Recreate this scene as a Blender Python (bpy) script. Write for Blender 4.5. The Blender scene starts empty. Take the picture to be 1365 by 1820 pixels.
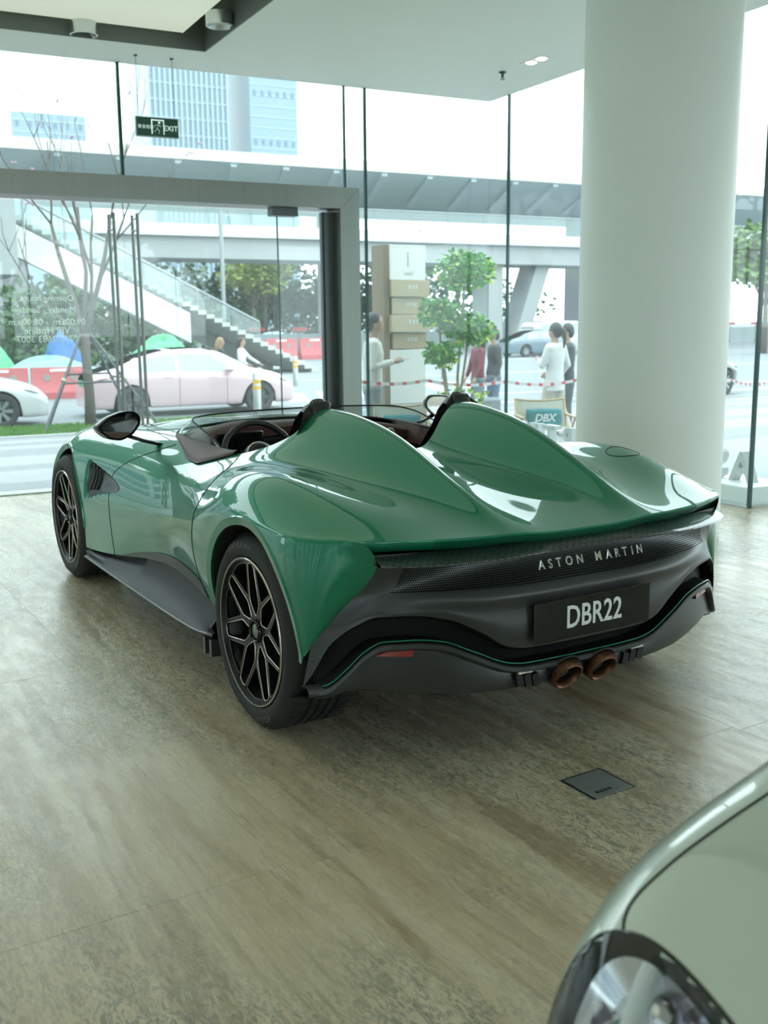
import bpy, bmesh, math, random
import numpy as np
from mathutils import Vector, Matrix
random.seed(7); np.random.seed(7)
D = bpy.data; SC = bpy.context.scene; COL = SC.collection
PI = math.pi
# ------------------------------------------------------------------ camera
ANG = math.radians(27.4); FPX = 1821.0; PITCH = .1833; ROLL = -.0105; EYE = 1.465
cd = D.cameras.new('camera'); cam = D.objects.new('camera', cd); COL.objects.link(cam)
_f = Vector((math.sin(ANG)*math.cos(PITCH), math.cos(ANG)*math.cos(PITCH), -math.sin(PITCH)))
_r = Vector((math.cos(ANG), -math.sin(ANG), 0)); _u = _r.cross(_f)
_r2 = _r*math.cos(ROLL)+_u*math.sin(ROLL); _u2 = _u*math.cos(ROLL)-_r*math.sin(ROLL)
cam.matrix_world = Matrix(((_r2.x,_u2.x,-_f.x,0),(_r2.y,_u2.y,-_f.y,0),(_r2.z,_u2.z,-_f.z,EYE),(0,0,0,1)))
cd.sensor_fit = 'HORIZONTAL'; cd.sensor_width = 24.0; cd.lens = FPX/1365*24.0
cd.clip_start = .05; cd.clip_end = 2000
cd.dof.use_dof = True; cd.dof.focus_distance = 4.1; cd.dof.aperture_fstop = 3.6
SC.camera = cam
# ------------------------------------------------------------------ sky and exposure
w = D.worlds.new('overcast_sky'); SC.world = w; w.use_nodes = True
bg = w.node_tree.nodes['Background']; bg.inputs[0].default_value = (.84,.965,1.0,1); bg.inputs[1].default_value = 2.3
SC.view_settings.view_transform = 'Standard'; SC.view_settings.look = 'None'
SC.view_settings.gamma = 1; SC.view_settings.use_curve_mapping = False; SC.view_settings.exposure = 0.92
# ------------------------------------------------------------------ materials
MATS = {}; MSCALE = 1.0
def mat(name, col=None, rough=.5, metal=0, coat=0, coatr=.03, spec=None, emit=None, es=0, noise=0, nscale=8, bump=0, bscale=40, trans=0, ior=None, sheen=0, stretch=None):
    if name in MATS: return MATS[name]
    if col is None: raise KeyError(name)
    col = tuple(c*MSCALE for c in col)
    m = D.materials.new(name); m.use_nodes = True; MATS[name] = m
    nt = m.node_tree; b = nt.nodes['Principled BSDF']
    b.inputs['Base Color'].default_value = (*col,1); b.inputs['Roughness'].default_value = rough
    b.inputs['Metallic'].default_value = metal; b.inputs['Coat Weight'].default_value = coat
    b.inputs['Coat Roughness'].default_value = coatr
    if spec is not None: b.inputs['Specular IOR Level'].default_value = spec
    if ior: b.inputs['IOR'].default_value = ior
    if trans: b.inputs['Transmission Weight'].default_value = trans
    if sheen: b.inputs['Sheen Weight'].default_value = sheen
    if emit: b.inputs['Emission Color'].default_value = (*emit,1); b.inputs['Emission Strength'].default_value = es
    if noise or bump:
        tc = nt.nodes.new('ShaderNodeTexCoord'); src = tc.outputs['Object']
        if stretch:
            mp = nt.nodes.new('ShaderNodeMapping'); mp.inputs['Scale'].default_value = stretch
            nt.links.new(src, mp.inputs[0]); src = mp.outputs[0]
        if noise:
            n = nt.nodes.new('ShaderNodeTexNoise'); n.inputs['Scale'].default_value = nscale; n.inputs['Detail'].default_value = 5
            nt.links.new(src, n.inputs[0])
            r = nt.nodes.new('ShaderNodeMix'); r.data_type = 'RGBA'
            r.inputs[6].default_value = (*[max(0,c*(1-noise)) for c in col],1); r.inputs[7].default_value = (*[min(1,c*(1+noise)) for c in col],1)
            nt.links.new(n.outputs[0], r.inputs[0]); nt.links.new(r.outputs[2], b.inputs['Base Color'])
        if bump:
            n2 = nt.nodes.new('ShaderNodeTexNoise'); n2.inputs['Scale'].default_value = bscale; n2.inputs['Detail'].default_value = 4
            nt.links.new(src, n2.inputs[0])
            bp = nt.nodes.new('ShaderNodeBump'); bp.inputs['Strength'].default_value = bump; bp.inputs['Distance'].default_value = .01
            nt.links.new(n2.outputs[0], bp.inputs['Height']); nt.links.new(bp.outputs[0], b.inputs['Normal'])
    return m
def glass_mat(name, tint=(.95,.985,.98), haze=.018, ior=1.45):
    m = D.materials.new(name); m.use_nodes = True; nt = m.node_tree; nt.nodes.clear(); MATS[name] = m
    o = nt.nodes.new('ShaderNodeOutputMaterial'); t = nt.nodes.new('ShaderNodeBsdfTransparent'); t.inputs[0].default_value = (*tint,1)
    g = nt.nodes.new('ShaderNodeBsdfGlossy'); g.inputs['Roughness'].default_value = .0
    # Schlick reflectance from the angle of incidence, the same on both faces of the pane
    ge = nt.nodes.new('ShaderNodeNewGeometry'); dt = nt.nodes.new('ShaderNodeVectorMath'); dt.operation = 'DOT_PRODUCT'; nt.links.new(ge.outputs['Normal'], dt.inputs[0]); nt.links.new(ge.outputs['Incoming'], dt.inputs[1])
    def mth(op, a, b):
        n = nt.nodes.new('ShaderNodeMath'); n.operation = op
        for i,x in enumerate((a,b)):
            if x is None: continue
            if isinstance(x,(int,float)): n.inputs[i].default_value = x
            else: nt.links.new(x, n.inputs[i])
        return n.outputs[0]
    p5 = mth('POWER', mth('SUBTRACT', 1.0, mth('ABSOLUTE', dt.outputs['Value'], None)), 5.0); f = mth('ADD', mth('MULTIPLY', p5, .96), .04)
    mx = nt.nodes.new('ShaderNodeMixShader'); nt.links.new(f, mx.inputs[0]); nt.links.new(t.outputs[0], mx.inputs[1]); nt.links.new(g.outputs[0], mx.inputs[2])
    d = nt.nodes.new('ShaderNodeBsdfTranslucent'); d.inputs[0].default_value = (.95,1,1,1)  # translucent white share puts the bleached haze of the view into the glass
    m2 = nt.nodes.new('ShaderNodeMixShader'); m2.inputs[0].default_value = haze
    nt.links.new(mx.outputs[0], m2.inputs[1]); nt.links.new(d.outputs[0], m2.inputs[2]); nt.links.new(m2.outputs[0], o.inputs[0])
    return m
# ------------------------------------------------------------------ mesh helpers
def link(o, parent=None):
    COL.objects.link(o)
    if parent is not None: o.parent = parent
    return o
def mesh_obj(name, V, F, m=None, parent=None, smooth=False, normals=None, auto=None):
    me = D.meshes.new(name); me.from_pydata([tuple(map(float,v)) for v in V], [], [tuple(f) for f in F]); me.update()
    if m is not None:
        for x in (m if isinstance(m,(list,tuple)) else [m]): me.materials.append(x)
    if smooth: me.shade_smooth()
    if normals is not None: me.normals_split_custom_set_from_vertices([tuple(map(float,n)) for n in normals])
    elif auto is not None:
        me.shade_smooth(); me.set_sharp_from_angle(angle=math.radians(auto))
    return link(D.objects.new(name, me), parent)
def tag(o, label=None, cat=None, group=None, kind=None):
    if label: o['label'] = label
    if cat: o['category'] = cat
    if group: o['group'] = group
    if kind: o['kind'] = kind
    return o
def thing(name, label, cat, loc=(0,0,0), rotz=0, group=None, kind=None):
    o = D.objects.new(name, None); o.empty_display_size = .1; COL.objects.link(o)
    o.location = loc; o.rotation_euler = (0,0,rotz)
    return tag(o, label, cat, group, kind)
def copy_tree(o, parent=None):
    c = o.copy(); COL.objects.link(c); c.parent = parent
    for ch in list(o.children): copy_tree(ch, c)
    return c
class MB:
    """collects simple shapes into one mesh"""
    def __init__(s): s.V = []; s.F = []; s.MI = []; s.mi = 0
    def add(s, V, F, M=None):
        n = len(s.V)
        for v in V: s.V.append(tuple(M @ Vector(v)) if M is not None else tuple(v))
        for f in F: s.F.append(tuple(i+n for i in f)); s.MI.append(s.mi)
        return s
    def box(s, a, b, M=None, bev=0):
        x0,y0,z0 = a; x1,y1,z1 = b
        if bev:
            c = bev
            def ring(z, e): return [(x0+e+c*0,y0+c,z),(x0+c,y0+e*1,z),(x1-c,y0+e,z),(x1-e,y0+c,z),(x1-e,y1-c,z),(x1-c,y1-e,z),(x0+c,y1-e,z),(x0+e,y1-c,z)]
            V = [(x0+c,y0+c,z0),(x1-c,y0+c,z0),(x1-c,y1-c,z0),(x0+c,y1-c,z0)]
            r1 = ring(z0+c,0); r2 = ring(z1-c,0)
            T = [(x0+c,y0+c,z1),(x1-c,y0+c,z1),(x1-c,y1-c,z1),(x0+c,y1-c,z1)]
            V = V+r1+r2+T
            F = [(3,2,1,0),(20,21,22,23)]
            for i in range(8): F.append((4+i,4+(i+1)%8,12+(i+1)%8,12+i))
            cs = [(0,0,1),(1,2,3),(2,4,5),(3,6,7)]
            for k,(q,i,j) in enumerate(cs):
                F.append((q,4+j,4+i)); F.append((20+q,12+i,12+j))
            for q,i,j in ((0,1,2),(1,3,4),(2,5,6),(3,7,0)):
                q2 = (q+1)%4
                F.append((q,q2,4+j,4+i)); F.append((20+q2,20+q,12+i,12+j))
            return s.add(V,F,M)
        V = [(x0,y0,z0),(x1,y0,z0),(x1,y1,z0),(x0,y1,z0),(x0,y0,z1),(x1,y0,z1),(x1,y1,z1),(x0,y1,z1)]
        return s.add(V, [(3,2,1,0),(4,5,6,7),(0,1,5,4),(1,2,6,5),(2,3,7,6),(3,0,4,7)], M)
    def tube(s, pts, r, n=8, closed=False, cap=True, M=None, flat=1.0):
        pts = [Vector(p) for p in pts]; m = len(pts); rr = r if isinstance(r,(list,tuple)) else [r]*m
        V = []; F = []; up = None
        for i,p in enumerate(pts):
            if closed: t = pts[(i+1)%m]-pts[i-1]
            else: t = pts[min(i+1,m-1)]-pts[max(i-1,0)]
            if t.length < 1e-9: t = Vector((0,0,1))
            t.normalize()
            if up is None:
                a = Vector((0,0,1)) if abs(t.z) < .9 else Vector((1,0,0)); up = (a-t*a.dot(t)).normalized()
            else:
                up = up-t*up.dot(t)
                up = up.normalized() if up.length > 1e-6 else t.orthogonal().normalized()
            sd = t.cross(up)
            for k in range(n):
                q = 2*PI*k/n; V.append(p+(up*math.cos(q)*flat+sd*math.sin(q))*rr[i])
        for i in range(m if closed else m-1):
            for k in range(n):
                a = i*n+k; b = i*n+(k+1)%n; c = ((i+1)%m)*n+(k+1)%n; d = ((i+1)%m)*n+k
                F.append((a,b,c,d))
        if cap and not closed: F.append(tuple(range(n-1,-1,-1))); F.append(tuple(range((m-1)*n,m*n)))
        return s.add(V,F,M)
    def lathe(s, prof, n=32, M=None, closed=False, a0=0, a1=2*PI):
        """profile of (radius, height) around z"""
        full = abs(a1-a0-2*PI) < 1e-6; V = []; F = []; m = len(prof); nn = n if full else n+1
        for k in range(nn):
            q = a0+(a1-a0)*k/n
            for r,z in prof: V.append((r*math.cos(q), r*math.sin(q), z))
        for k in range(n):
            k2 = (k+1)%nn
            for i in range(m if closed else m-1):
                i2 = (i+1)%m
                F.append((k*m+i, k2*m+i, k2*m+i2, k*m+i2))
        return s.add(V,F,M)
    def prism(s, poly, z0, z1, M=None):
        n = len(poly); V = [(x,y,z0) for x,y in poly]+[(x,y,z1) for x,y in poly]
        return s.add(V, [tuple(range(n-1,-1,-1)), tuple(range(n,2*n))]+[(i,(i+1)%n,n+(i+1)%n,n+i) for i in range(n)], M)
    def sphere(s, c, r, n=12, m=8, M=None):
        rx,ry,rz = r if isinstance(r,(list,tuple)) else (r,r,r)
        V = [(c[0],c[1],c[2]-rz)]
        for j in range(1,m):
            for k in range(n):
                a = 2*PI*k/n; b = -PI/2+PI*j/m
                V.append((c[0]+rx*math.cos(b)*math.cos(a), c[1]+ry*math.cos(b)*math.sin(a), c[2]+rz*math.sin(b)))
        V.append((c[0],c[1],c[2]+rz)); F = []
        for k in range(n):
            F.append((0,1+(k+1)%n,1+k)); F.append((len(V)-1,1+(m-2)*n+k,1+(m-2)*n+(k+1)%n))
            for j in range(m-2): F.append((1+j*n+k,1+j*n+(k+1)%n,1+(j+1)*n+(k+1)%n,1+(j+1)*n+k))
        return s.add(V,F,M)
    def build(s, name, m=None, parent=None, smooth=None, auto=40, loc=None, rotz=None):
        o = mesh_obj(name, s.V, s.F, m, parent, auto=auto if smooth is None else None, smooth=bool(smooth))
        if len(set(s.MI)) > 1:
            o.data.polygons.foreach_set('material_index', s.MI)
        if loc is not None: o.location = loc
        if rotz is not None: o.rotation_euler = (0,0,rotz)
        return o
def grid_mesh(name, P, m, parent, normals=None, closeu=False, flip=False, auto=35):
    nu,nv = P.shape[:2]; V = P.reshape(-1,3); F = []
    for i in range(nu if closeu else nu-1):
        for j in range(nv-1):
            a = i*nv+j; b = ((i+1)%nu)*nv+j
            q = (a,b,b+1,a+1); F.append(q[::-1] if flip else q)
    return mesh_obj(name, V, F, m, parent, normals=None if normals is None else normals.reshape(-1,3), smooth=normals is not None, auto=auto if normals is None else None)
def text_geo(s, size=.1, extrude=.002, shear=0.0, bold=0.0, space=1.0):
    c = D.curves.new('t','FONT'); c.body = s; c.size = size; c.extrude = extrude; c.shear = shear; c.offset = bold
    c.align_x = 'CENTER'; c.align_y = 'CENTER'; c.resolution_u = 3; c.space_character = space
    o = D.objects.new('t', c); COL.objects.link(o)
    dg = bpy.context.evaluated_depsgraph_get(); me = D.meshes.new_from_object(o.evaluated_get(dg))
    V = [tuple(v.co) for v in me.vertices]; F = [tuple(p.vertices) for p in me.polygons]
    D.objects.remove(o); D.curves.remove(c); D.meshes.remove(me)
    return V, F
def natspline(k):
    """second-derivative operator of a natural cubic spline on knots k"""
    n = len(k); h = np.diff(k); A = np.zeros((n,n)); B = np.zeros((n,n)); A[0,0] = A[-1,-1] = 1
    for i in range(1,n-1):
        A[i,i-1] = h[i-1]; A[i,i] = 2*(h[i-1]+h[i]); A[i,i+1] = h[i]
        B[i,i-1] = 6/h[i-1]; B[i,i] = -6/h[i-1]-6/h[i]; B[i,i+1] = 6/h[i]
    return np.linalg.solve(A,B)
def speval(k, Y, Mm, x):
    """Y,Mm: (n,N) values per knot; x: (N,)"""
    i = np.clip(np.searchsorted(k,x)-1,0,len(k)-2); h = k[i+1]-k[i]; N = np.arange(len(x))
    a = (k[i+1]-x)/h; b = (x-k[i])/h
    return a*Y[i,N]+b*Y[i+1,N]+((a**3-a)*Mm[i,N]+(b**3-b)*Mm[i+1,N])*h*h/6
def pchip(xs, ys):
    xs = np.array(xs,float); ys = np.array(ys,float); h = np.diff(xs); d = np.diff(ys)/h; m = np.zeros(len(xs))
    m[0] = 0 if xs[0]==0 else d[0]; m[-1] = d[-1]
    for i in range(1,len(xs)-1):
        if d[i-1]*d[i] > 0:
            w1 = 2*h[i]+h[i-1]; w2 = h[i]+2*h[i-1]; m[i] = (w1+w2)/(w1/d[i-1]+w2/d[i])
    def f(x):
        x = np.asarray(x,float); i = np.clip(np.searchsorted(xs,x)-1,0,len(xs)-2); t = (x-xs[i])/h[i]
        return (1+2*t)*(1-t)**2*ys[i]+t*(1-t)**2*h[i]*m[i]+t*t*(3-2*t)*ys[i+1]+t*t*(t-1)*h[i]*m[i+1]
    return f
def RX(a): return Matrix.Rotation(a,4,'X')
def RY(a): return Matrix.Rotation(a,4,'Y')
def RZ(a): return Matrix.Rotation(a,4,'Z')
def TR(*v): return Matrix.Translation(Vector(v))
# ------------------------------------------------------------------ room shell (x runs along the street front, y towards the street)
GY = 9.44; GX = 6.18; CH = 3.70; RY0 = 5.70
m_ceil = mat('ceiling_paint',(.80,.84,.82),.6,noise=.02,nscale=3)
m_wall = mat('wall_paint',(.74,.76,.70),.6,noise=.03,nscale=2)
m_col = mat('column_paint',(.82,.86,.83),.45,noise=.02,nscale=2)
m_steel = mat('brushed_steel',(.24,.25,.235),.36,1,noise=.08,nscale=30,stretch=(1,1,.03))
m_dark = mat('dark_trim',(.015,.022,.022),.4)
m_glass = glass_mat('pane_glass')
m_glassedge = mat('glass_edge',(.02,.07,.065),.15)
def floor_mat():
    m = D.materials.new('travertine'); m.use_nodes = True; nt = m.node_tree; b = nt.nodes['Principled BSDF']
    N = nt.nodes.new; L = nt.links.new
    tc = N('ShaderNodeTexCoord'); oi = N('ShaderNodeObjectInfo')
    off = N('ShaderNodeVectorMath'); off.operation = 'MULTIPLY_ADD'; off.inputs[1].default_value = (0,0,0); 
    rnd = N('ShaderNodeCombineXYZ'); mm = N('ShaderNodeMath'); mm.operation = 'MULTIPLY'; mm.inputs[1].default_value = .25
    L(oi.outputs['Random'], mm.inputs[0]); L(mm.outputs[0], rnd.inputs[2])
    geo = N('ShaderNodeNewGeometry'); add = N('ShaderNodeVectorMath'); add.operation = 'ADD'
    L(geo.outputs['Position'], add.inputs[0]); L(rnd.outputs[0], add.inputs[1])
    rot = N('ShaderNodeMapping'); rot.inputs['Rotation'].default_value = (0,0,-.066); L(add.outputs[0], rot.inputs[0])
    def nz(scale, st, det=6, rough=.6, dist=0):
        mp = N('ShaderNodeMapping'); mp.inputs['Scale'].default_value = st; L(rot.outputs[0], mp.inputs[0])
        n = N('ShaderNodeTexNoise'); n.inputs['Scale'].default_value = scale; n.inputs['Detail'].default_value = det
        n.inputs['Roughness'].default_value = rough; n.inputs['Distortion'].default_value = dist; L(mp.outputs[0], n.inputs[0]); return n.outputs[0]
    def ramp(src, stops):
        r = N('ShaderNodeValToRGB'); e = r.color_ramp.elements
        while len(e) > 1: e.remove(e[-1])
        e[0].position = stops[0][0]; e[0].color = (*stops[0][1],1)
        for p,c in stops[1:]:
            x = e.new(p); x.color = (*c,1)
        L(src, r.inputs[0]); return r.outputs[0]
    base = ramp(nz(1.0,(5.0,.45,1),7,.66,.6), [(.30,(.46,.365,.225)),(.45,(.59,.49,.335)),(.56,(.65,.56,.405)),(.72,(.70,.63,.475))])
    def mixc(fac, a, col):
        x = N('ShaderNodeMix'); x.data_type = 'RGBA'; L(fac, x.inputs[0]); L(a, x.inputs[6]); x.inputs[7].default_value = (*col,1); return x.outputs[2]
    def mul(a,b_):
        x = N('ShaderNodeMath'); x.operation = 'MULTIPLY'; L(a,x.inputs[0]); L(b_,x.inputs[1]); return x.outputs[0]
    # brown bands, grey pits that follow the grain, light veins, fine grain lines
    v1 = ramp(nz(1.3,(3.6,.28,1),6,.66,.9), [(.50,(0,0,0)),(.62,(.8,.8,.8))]); c = mixc(v1, base, (.34,.25,.145))
    zone = ramp(nz(.8,(1.3,.7,1),3,.55,.3),[(.40,(.15,.15,.15)),(.54,(1,1,1))])
    crack = mul(zone, ramp(nz(26,(2.2,.75,1),7,.72,1.8),[(.47,(0,0,0)),(.55,(.9,.9,.9))])); c = mixc(crack, c, (.21,.215,.175))
    lt = mul(zone, ramp(nz(18,(2.2,.8,1),7,.7,2.0), [(.55,(0,0,0)),(.63,(.7,.7,.7))])); c = mixc(lt, c, (.66,.62,.50))
    grain = ramp(nz(9,(16,.35,1),4,.6), [(.53,(0,0,0)),(.66,(.42,.42,.42))]); c = mixc(grain, c, (.30,.26,.18))
    class _m: outputs = [crack]
    mu = _m
    # every slab a shade of its own
    hv = N('ShaderNodeHueSaturation'); vv = N('ShaderNodeMapRange'); L(oi.outputs['Random'], vv.inputs[0]); vv.inputs[3].default_value = .97; vv.inputs[4].default_value = 1.03
    L(vv.outputs[0], hv.inputs['Value']); L(c, hv.inputs['Color']); L(hv.outputs[0], b.inputs['Base Color'])
    rr = ramp(nz(9,(2,.5,1),5,.6), [(.35,(.20,.20,.20)),(.7,(.36,.36,.36))]); L(rr, b.inputs['Roughness'])
    b.inputs['Specular IOR Level'].default_value = .55
    bp = N('ShaderNodeBump'); bp.inputs['Strength'].default_value = .12; bp.inputs['Distance'].default_value = .003; bp.invert = True
    L(mu.outputs[0], bp.inputs['Height']); L(bp.outputs[0], b.inputs['Normal'])
    return m
m_floor = floor_mat(); MATS['travertine'] = m_floor
m_grout = mat('grout',(.44,.40,.31),.8)
fl = thing('floor', None, None, kind='structure')
mb = MB(); mb.box((-9,-10,-.06),(GX+.05,GY+.12,-.006)); mb.box((GX+.05,-10,-.06),(16,RY0+.03,-.006)); mb.build('floor_bed', m_grout, fl)
# large travertine slabs laid along the grain, 3.8 degrees off the street front
SW, SL = .91, 1.95; fa = .066; ca, sa = math.cos(fa), math.sin(fa); slab_mesh = {}
def slab_at(u0, v0, u1, v1):
    key = (round(u1-u0,3), round(v1-v0,3))
    if key not in slab_mesh:
        q = MB(); g = .0003; q.box((g,g,-.02),(key[0]-g,key[1]-g,0),bev=.0006)
        o = q.build('slab', m_floor, fl, auto=30); slab_mesh[key] = o.data
    else:
        o = link(D.objects.new('slab', slab_mesh[key]), fl)
    o.location = (u0*ca-v0*sa, u0*sa+v0*ca, 0); o.rotation_euler = (0,0,fa)
u_off, v_off = .93*ca+2.4*sa, 2.4*ca-.93*sa
for i in range(-10,16):
    for j in range(-6,5):
        u0 = u_off+i*SW; v0 = v_off+j*SL+(SL*.0 if i%2==0 else .03)
        cx_, cy_ = (u0+SW/2)*ca-(v0+SL/2)*sa, (u0+SW/2)*sa+(v0+SL/2)*ca
        if -7 < cx_ < 13 and -8 < cy_ < 8.6 and not (cx_ > GX-.2 and cy_ > RY0-.8): slab_at(u0,v0,u0+SW,v0+SL)
        elif 8.6 <= cy_ < 10.3 and -7 < cx_ < GX-.2: slab_at(u0,v0,u0+SW,v0+min(SL,9.5-((u0+SW/2)*sa)-v0) if 9.5-((u0+SW/2)*sa)-v0 > .1 else v0+.1)
        elif cx_ > GX-.2 and cx_ < 13 and RY0-.8 <= cy_ < RY0+.4: slab_at(u0,v0,u0+SW,v0+max(.1,min(SL,RY0-.02-((u0+SW)*sa)-v0)))
# ceiling: slab with a sunk light box
ce = thing('ceiling', None, None, kind='structure')
LX0, LX1, LY0, LY1 = -3.2, 2.91, 1.2, 8.77
mb = MB(); z0, z1 = CH, CH+.5
for a,b in (((-9,-10,z0),(LX0,GY,z1)),((LX1,-10,z0),(GX,GY,z1)),((LX0,-10,z0),(LX1,LY0,z1)),((LX0,LY1,z0),(LX1,GY,z1)),((GX,-10,z0),(16,RY0,z1))): mb.box(a,b)
mb.build('ceiling_slab', m_ceil, ce)
mb = MB(); t = .012; zz = CH+.26
for a,b in (((LX0,LY0,z0+.001),(LX0+t,LY1,zz)),((LX1-t,LY0,z0+.001),(LX1,LY1,zz)),((LX0,LY0,z0+.001),(LX1,LY0+t,zz)),((LX0,LY1-t,z0+.001),(LX1,LY1,zz)),((LX0,LY0,zz),(LX1,LY1,zz+.02))): mb.box(a,b)
mb.build('recess_lining', mat('recess_paint',(.13,.15,.135),.55), ce)
m_panel = mat('light_membrane',(.15,.15,.13),.5,emit=(.84,.96,.76),es=.31)
lp = thing('light_box', 'large cream glowing membrane set into a dark ceiling recess', 'ceiling light', ((LX0+LX1)/2,(LY0+LY1)/2,CH+.10))
hx, hy = (LX1-LX0)/2-.20, (LY1-LY0)/2-.09
mb = MB(); mb.box((-hx,-hy,0),(hx,hy,.05),bev=.02); mb.build('membrane', m_panel, lp)
mb = MB(); mb.box((-hx+.1,-hy+.1,.05),(hx-.1,hy-.1,.158)); mb.build('housing', mat('recess_paint'), lp)
# walls and far glazing of the rest of the showroom
for nm,a,b in (('wall_back',(-9,-10.2,0),(-3.5,-10,CH)),('wall_right',(13,-10,0),(13.2,-6,CH)),):
    mb = MB(); mb.box(a,b); tag(mb.build(nm, m_wall), kind='structure')
mb = MB(); mb.box((-7.2,-10,0),(-7.0,-8,CH)); tag(mb.build('wall_left', m_wall), kind='structure')

# ------------------------------------------------------------------ glazing
wid = [0]
def pane(x0,x1,y,z0,z1,axis='x',th=.012):
    wid[0] += 1; mb = MB()
    if axis=='x': mb.box((x0+.004,y-th/2,z0),(x1-.004,y+th/2,z1))
    else: mb.box((y-th/2,x0+.004,z0),(y+th/2,x1-.004,z1))
    return tag(mb.build('window_%d'%wid[0], m_glass), kind='structure')
def joint(x,y,z0,z1,wd=.022,dp=.05,name=None):
    wid[0] += 1; mb = MB(); mb.box((x-wd/2,y-dp/2,z0),(x+wd/2,y+dp/2,z1)); return tag(mb.build('trim_%d'%wid[0], m_glassedge), kind='structure')
PT, PB, PX0, PX1 = 2.745, 2.545, .07, 4.575        # door portal
ZT = CH-.001
for x0,x1 in ((-6.98,-4.7),(-4.7,-2.35),(-2.35,PX0)): pane(x0,x1,GY,0.0,ZT)
for x0,x1 in ((PX0,2.322),(2.322,4.49)): pane(x0,x1,GY,PT+.002,ZT)
pane(4.49,4.715,GY,PT+.002,ZT); pane(PX1+.002,4.715,GY,0.0,PT); pane(4.715,GX-.012,GY,0.0,ZT)
for x in (-4.7,-2.35): joint(x,GY-.02,0,ZT)
joint(2.322,GY-.02,PT+.002,ZT,.026,.04); joint(4.49,GY-.02,PT+.002,ZT,.016,.03); joint(4.715,GY-.02,.0,ZT,.022,.03)
pane(RY0+.03,9.066,GX,0.0,ZT,'y'); pane(9.066,GY-.02,GX,0.0,ZT,'y'); joint(GX-.01,9.066,0,ZT,.03,.018)
joint(GX,RY0,0,ZT,.024,.03); pane(GX+.02,9.3,RY0,0.0,ZT); pane(9.3,12.98,RY0,0.0,ZT); joint(9.3,RY0,0,ZT)
for y0,y1 in ((-7.98,-5.5),(-5.5,-2.98),(-2.98,0.2),(.2,3.3),(3.3,6.4),(6.4,GY-.02)): pane(y0,y1,-7.0,0.0,ZT,'y')
for y in (.2,3.3,6.4): joint(-7.0,y,0,ZT,.05,.03)
for x0,x1 in ((-3.48,0.5),(.5,4.5),(4.5,8.5),(8.5,12.98)): pane(x0,x1,-10.1,0.0,ZT)
for y0,y1 in ((-5.98,-2),(-2,2),(2,RY0-.02)): pane(y0,y1,13.1,0.0,ZT,'y')
for x in (.5,4.5,8.5): joint(x,-10.1,0,ZT,.05,.06)
# threshold strip
mb = MB(); mb.box((-7,GY-.06,-.005),(GX+.05,GY+.12,.012)); mb.box((GX-.04,RY0,-.005),(GX+.06,GY,.012)); tag(mb.build('trim_90', mat('sill_stone',(.42,.47,.46),.4)), kind='structure')
# door portal with two glass leaves
dr = thing('door_1', None, None, ((PX0+PX1)/2, GY, 0), kind='structure')
hw = (PX1-PX0)/2; dp0, dp1 = -.16, .16
def mitre(nm, poly):
    q = MB(); V = [(x,dp0,z) for x,z in poly]+[(x,dp1,z) for x,z in poly]
    q.add(V, [(0,1,2,3),(7,6,5,4)]+[(i,4+i,4+(i+1)%4,(i+1)%4) for i in range(4)]); return q.build(nm, m_steel, dr, auto=20)
g = .0015; fw = .205
mitre('frame_head', [(-hw+g,PT),(-hw+fw+g,PB),(hw-fw-g,PB),(hw-g,PT)])
mitre('frame_jamb', [(hw,0),(hw,PT-g),(hw-fw,PB-g),(hw-fw,0)]); mitre('frame_jamb', [(-hw,PT-g),(-hw,0),(-hw+fw,0),(-hw+fw,PB-g)])
for s in (-1,1):
    q = MB(); q.box((s*(hw-fw)-(.10 if s>0 else 0),.0,0),(s*(hw-fw)+(.10 if s<0 else 0),.12,PB-.02)); q.box((s*(hw-fw-.10)-.012,.03,0),(s*(hw-fw-.10)+.012,.06,PB-.02)); q.build('inner_frame', mat('dark_steel',(.10,.115,.115),.3,.8), dr)
    lf = MB(); x0, x1 = (.006,1.47) if s>0 else (-1.47,-.006); lf.box((x0,.05,.012),(x1,.062,PB-.03)); leaf = lf.build('door_leaf', m_glass, dr)
    q = MB(); xs = s*1.475; q.box((xs-.004,.045,.012),(xs+.004,.067,PB-.03)); q.build('glass_joint', m_glassedge, dr)
    lf = MB(); x0, x1 = (1.48,hw-fw-.105) if s>0 else (-hw+fw+.105,-1.48); lf.box((x0,.05,.0),(x1,.062,PB-.03)); lf.build('side_light', m_glass, dr)
    q = MB(); x = s*.105
    for y in (-.035,.15): q.tube([(x+s*0,y,.45),(x,y,2.44)],.0145,10)
    for z in (.62,2.30): q.tube([(x,-.035,z),(x,.15,z)],.008,8)
    q.build('pull_handle', m_steel, leaf)
q = MB(); q.box((1.40,-.03,PB-.075),(1.66,.10,PB-.001)); q.build('door_closer', mat('dark_steel'), dr)
# printed opening hours on the door leaf, read from the street
m_print = mat('white_vinyl',(.9,.93,.93),.5)
px = MB()
def door_line(s, size, x, z):
    V,F = text_geo(s, size, .0004); px.add(V,F, TR(x,.0665,z) @ RZ(PI) @ RX(PI/2))
for s,size,x,z in (('Opening hours',.075,-.70,1.70),('Monday - Sunday',.075,-.72,1.60),('09:00a.m. - 08:00p.m.',.078,-.72,1.495),('VIP Hotline',.085,-.72,1.42),('0755-2683 3007',.080,-.72,1.345)): door_line(s,size,x,z)
px.build('opening_hours', m_print, leaf)
# ------------------------------------------------------------------ column
c = thing('column', 'thick round white column rising beside the green roadster', 'column', (4.9,5.45,0))
mb = MB(); mb.lathe([(0,0),(.498,0),(.498,CH-.001),(0,CH-.001)],96); mb.build('shaft', m_col, c, auto=30)
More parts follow.
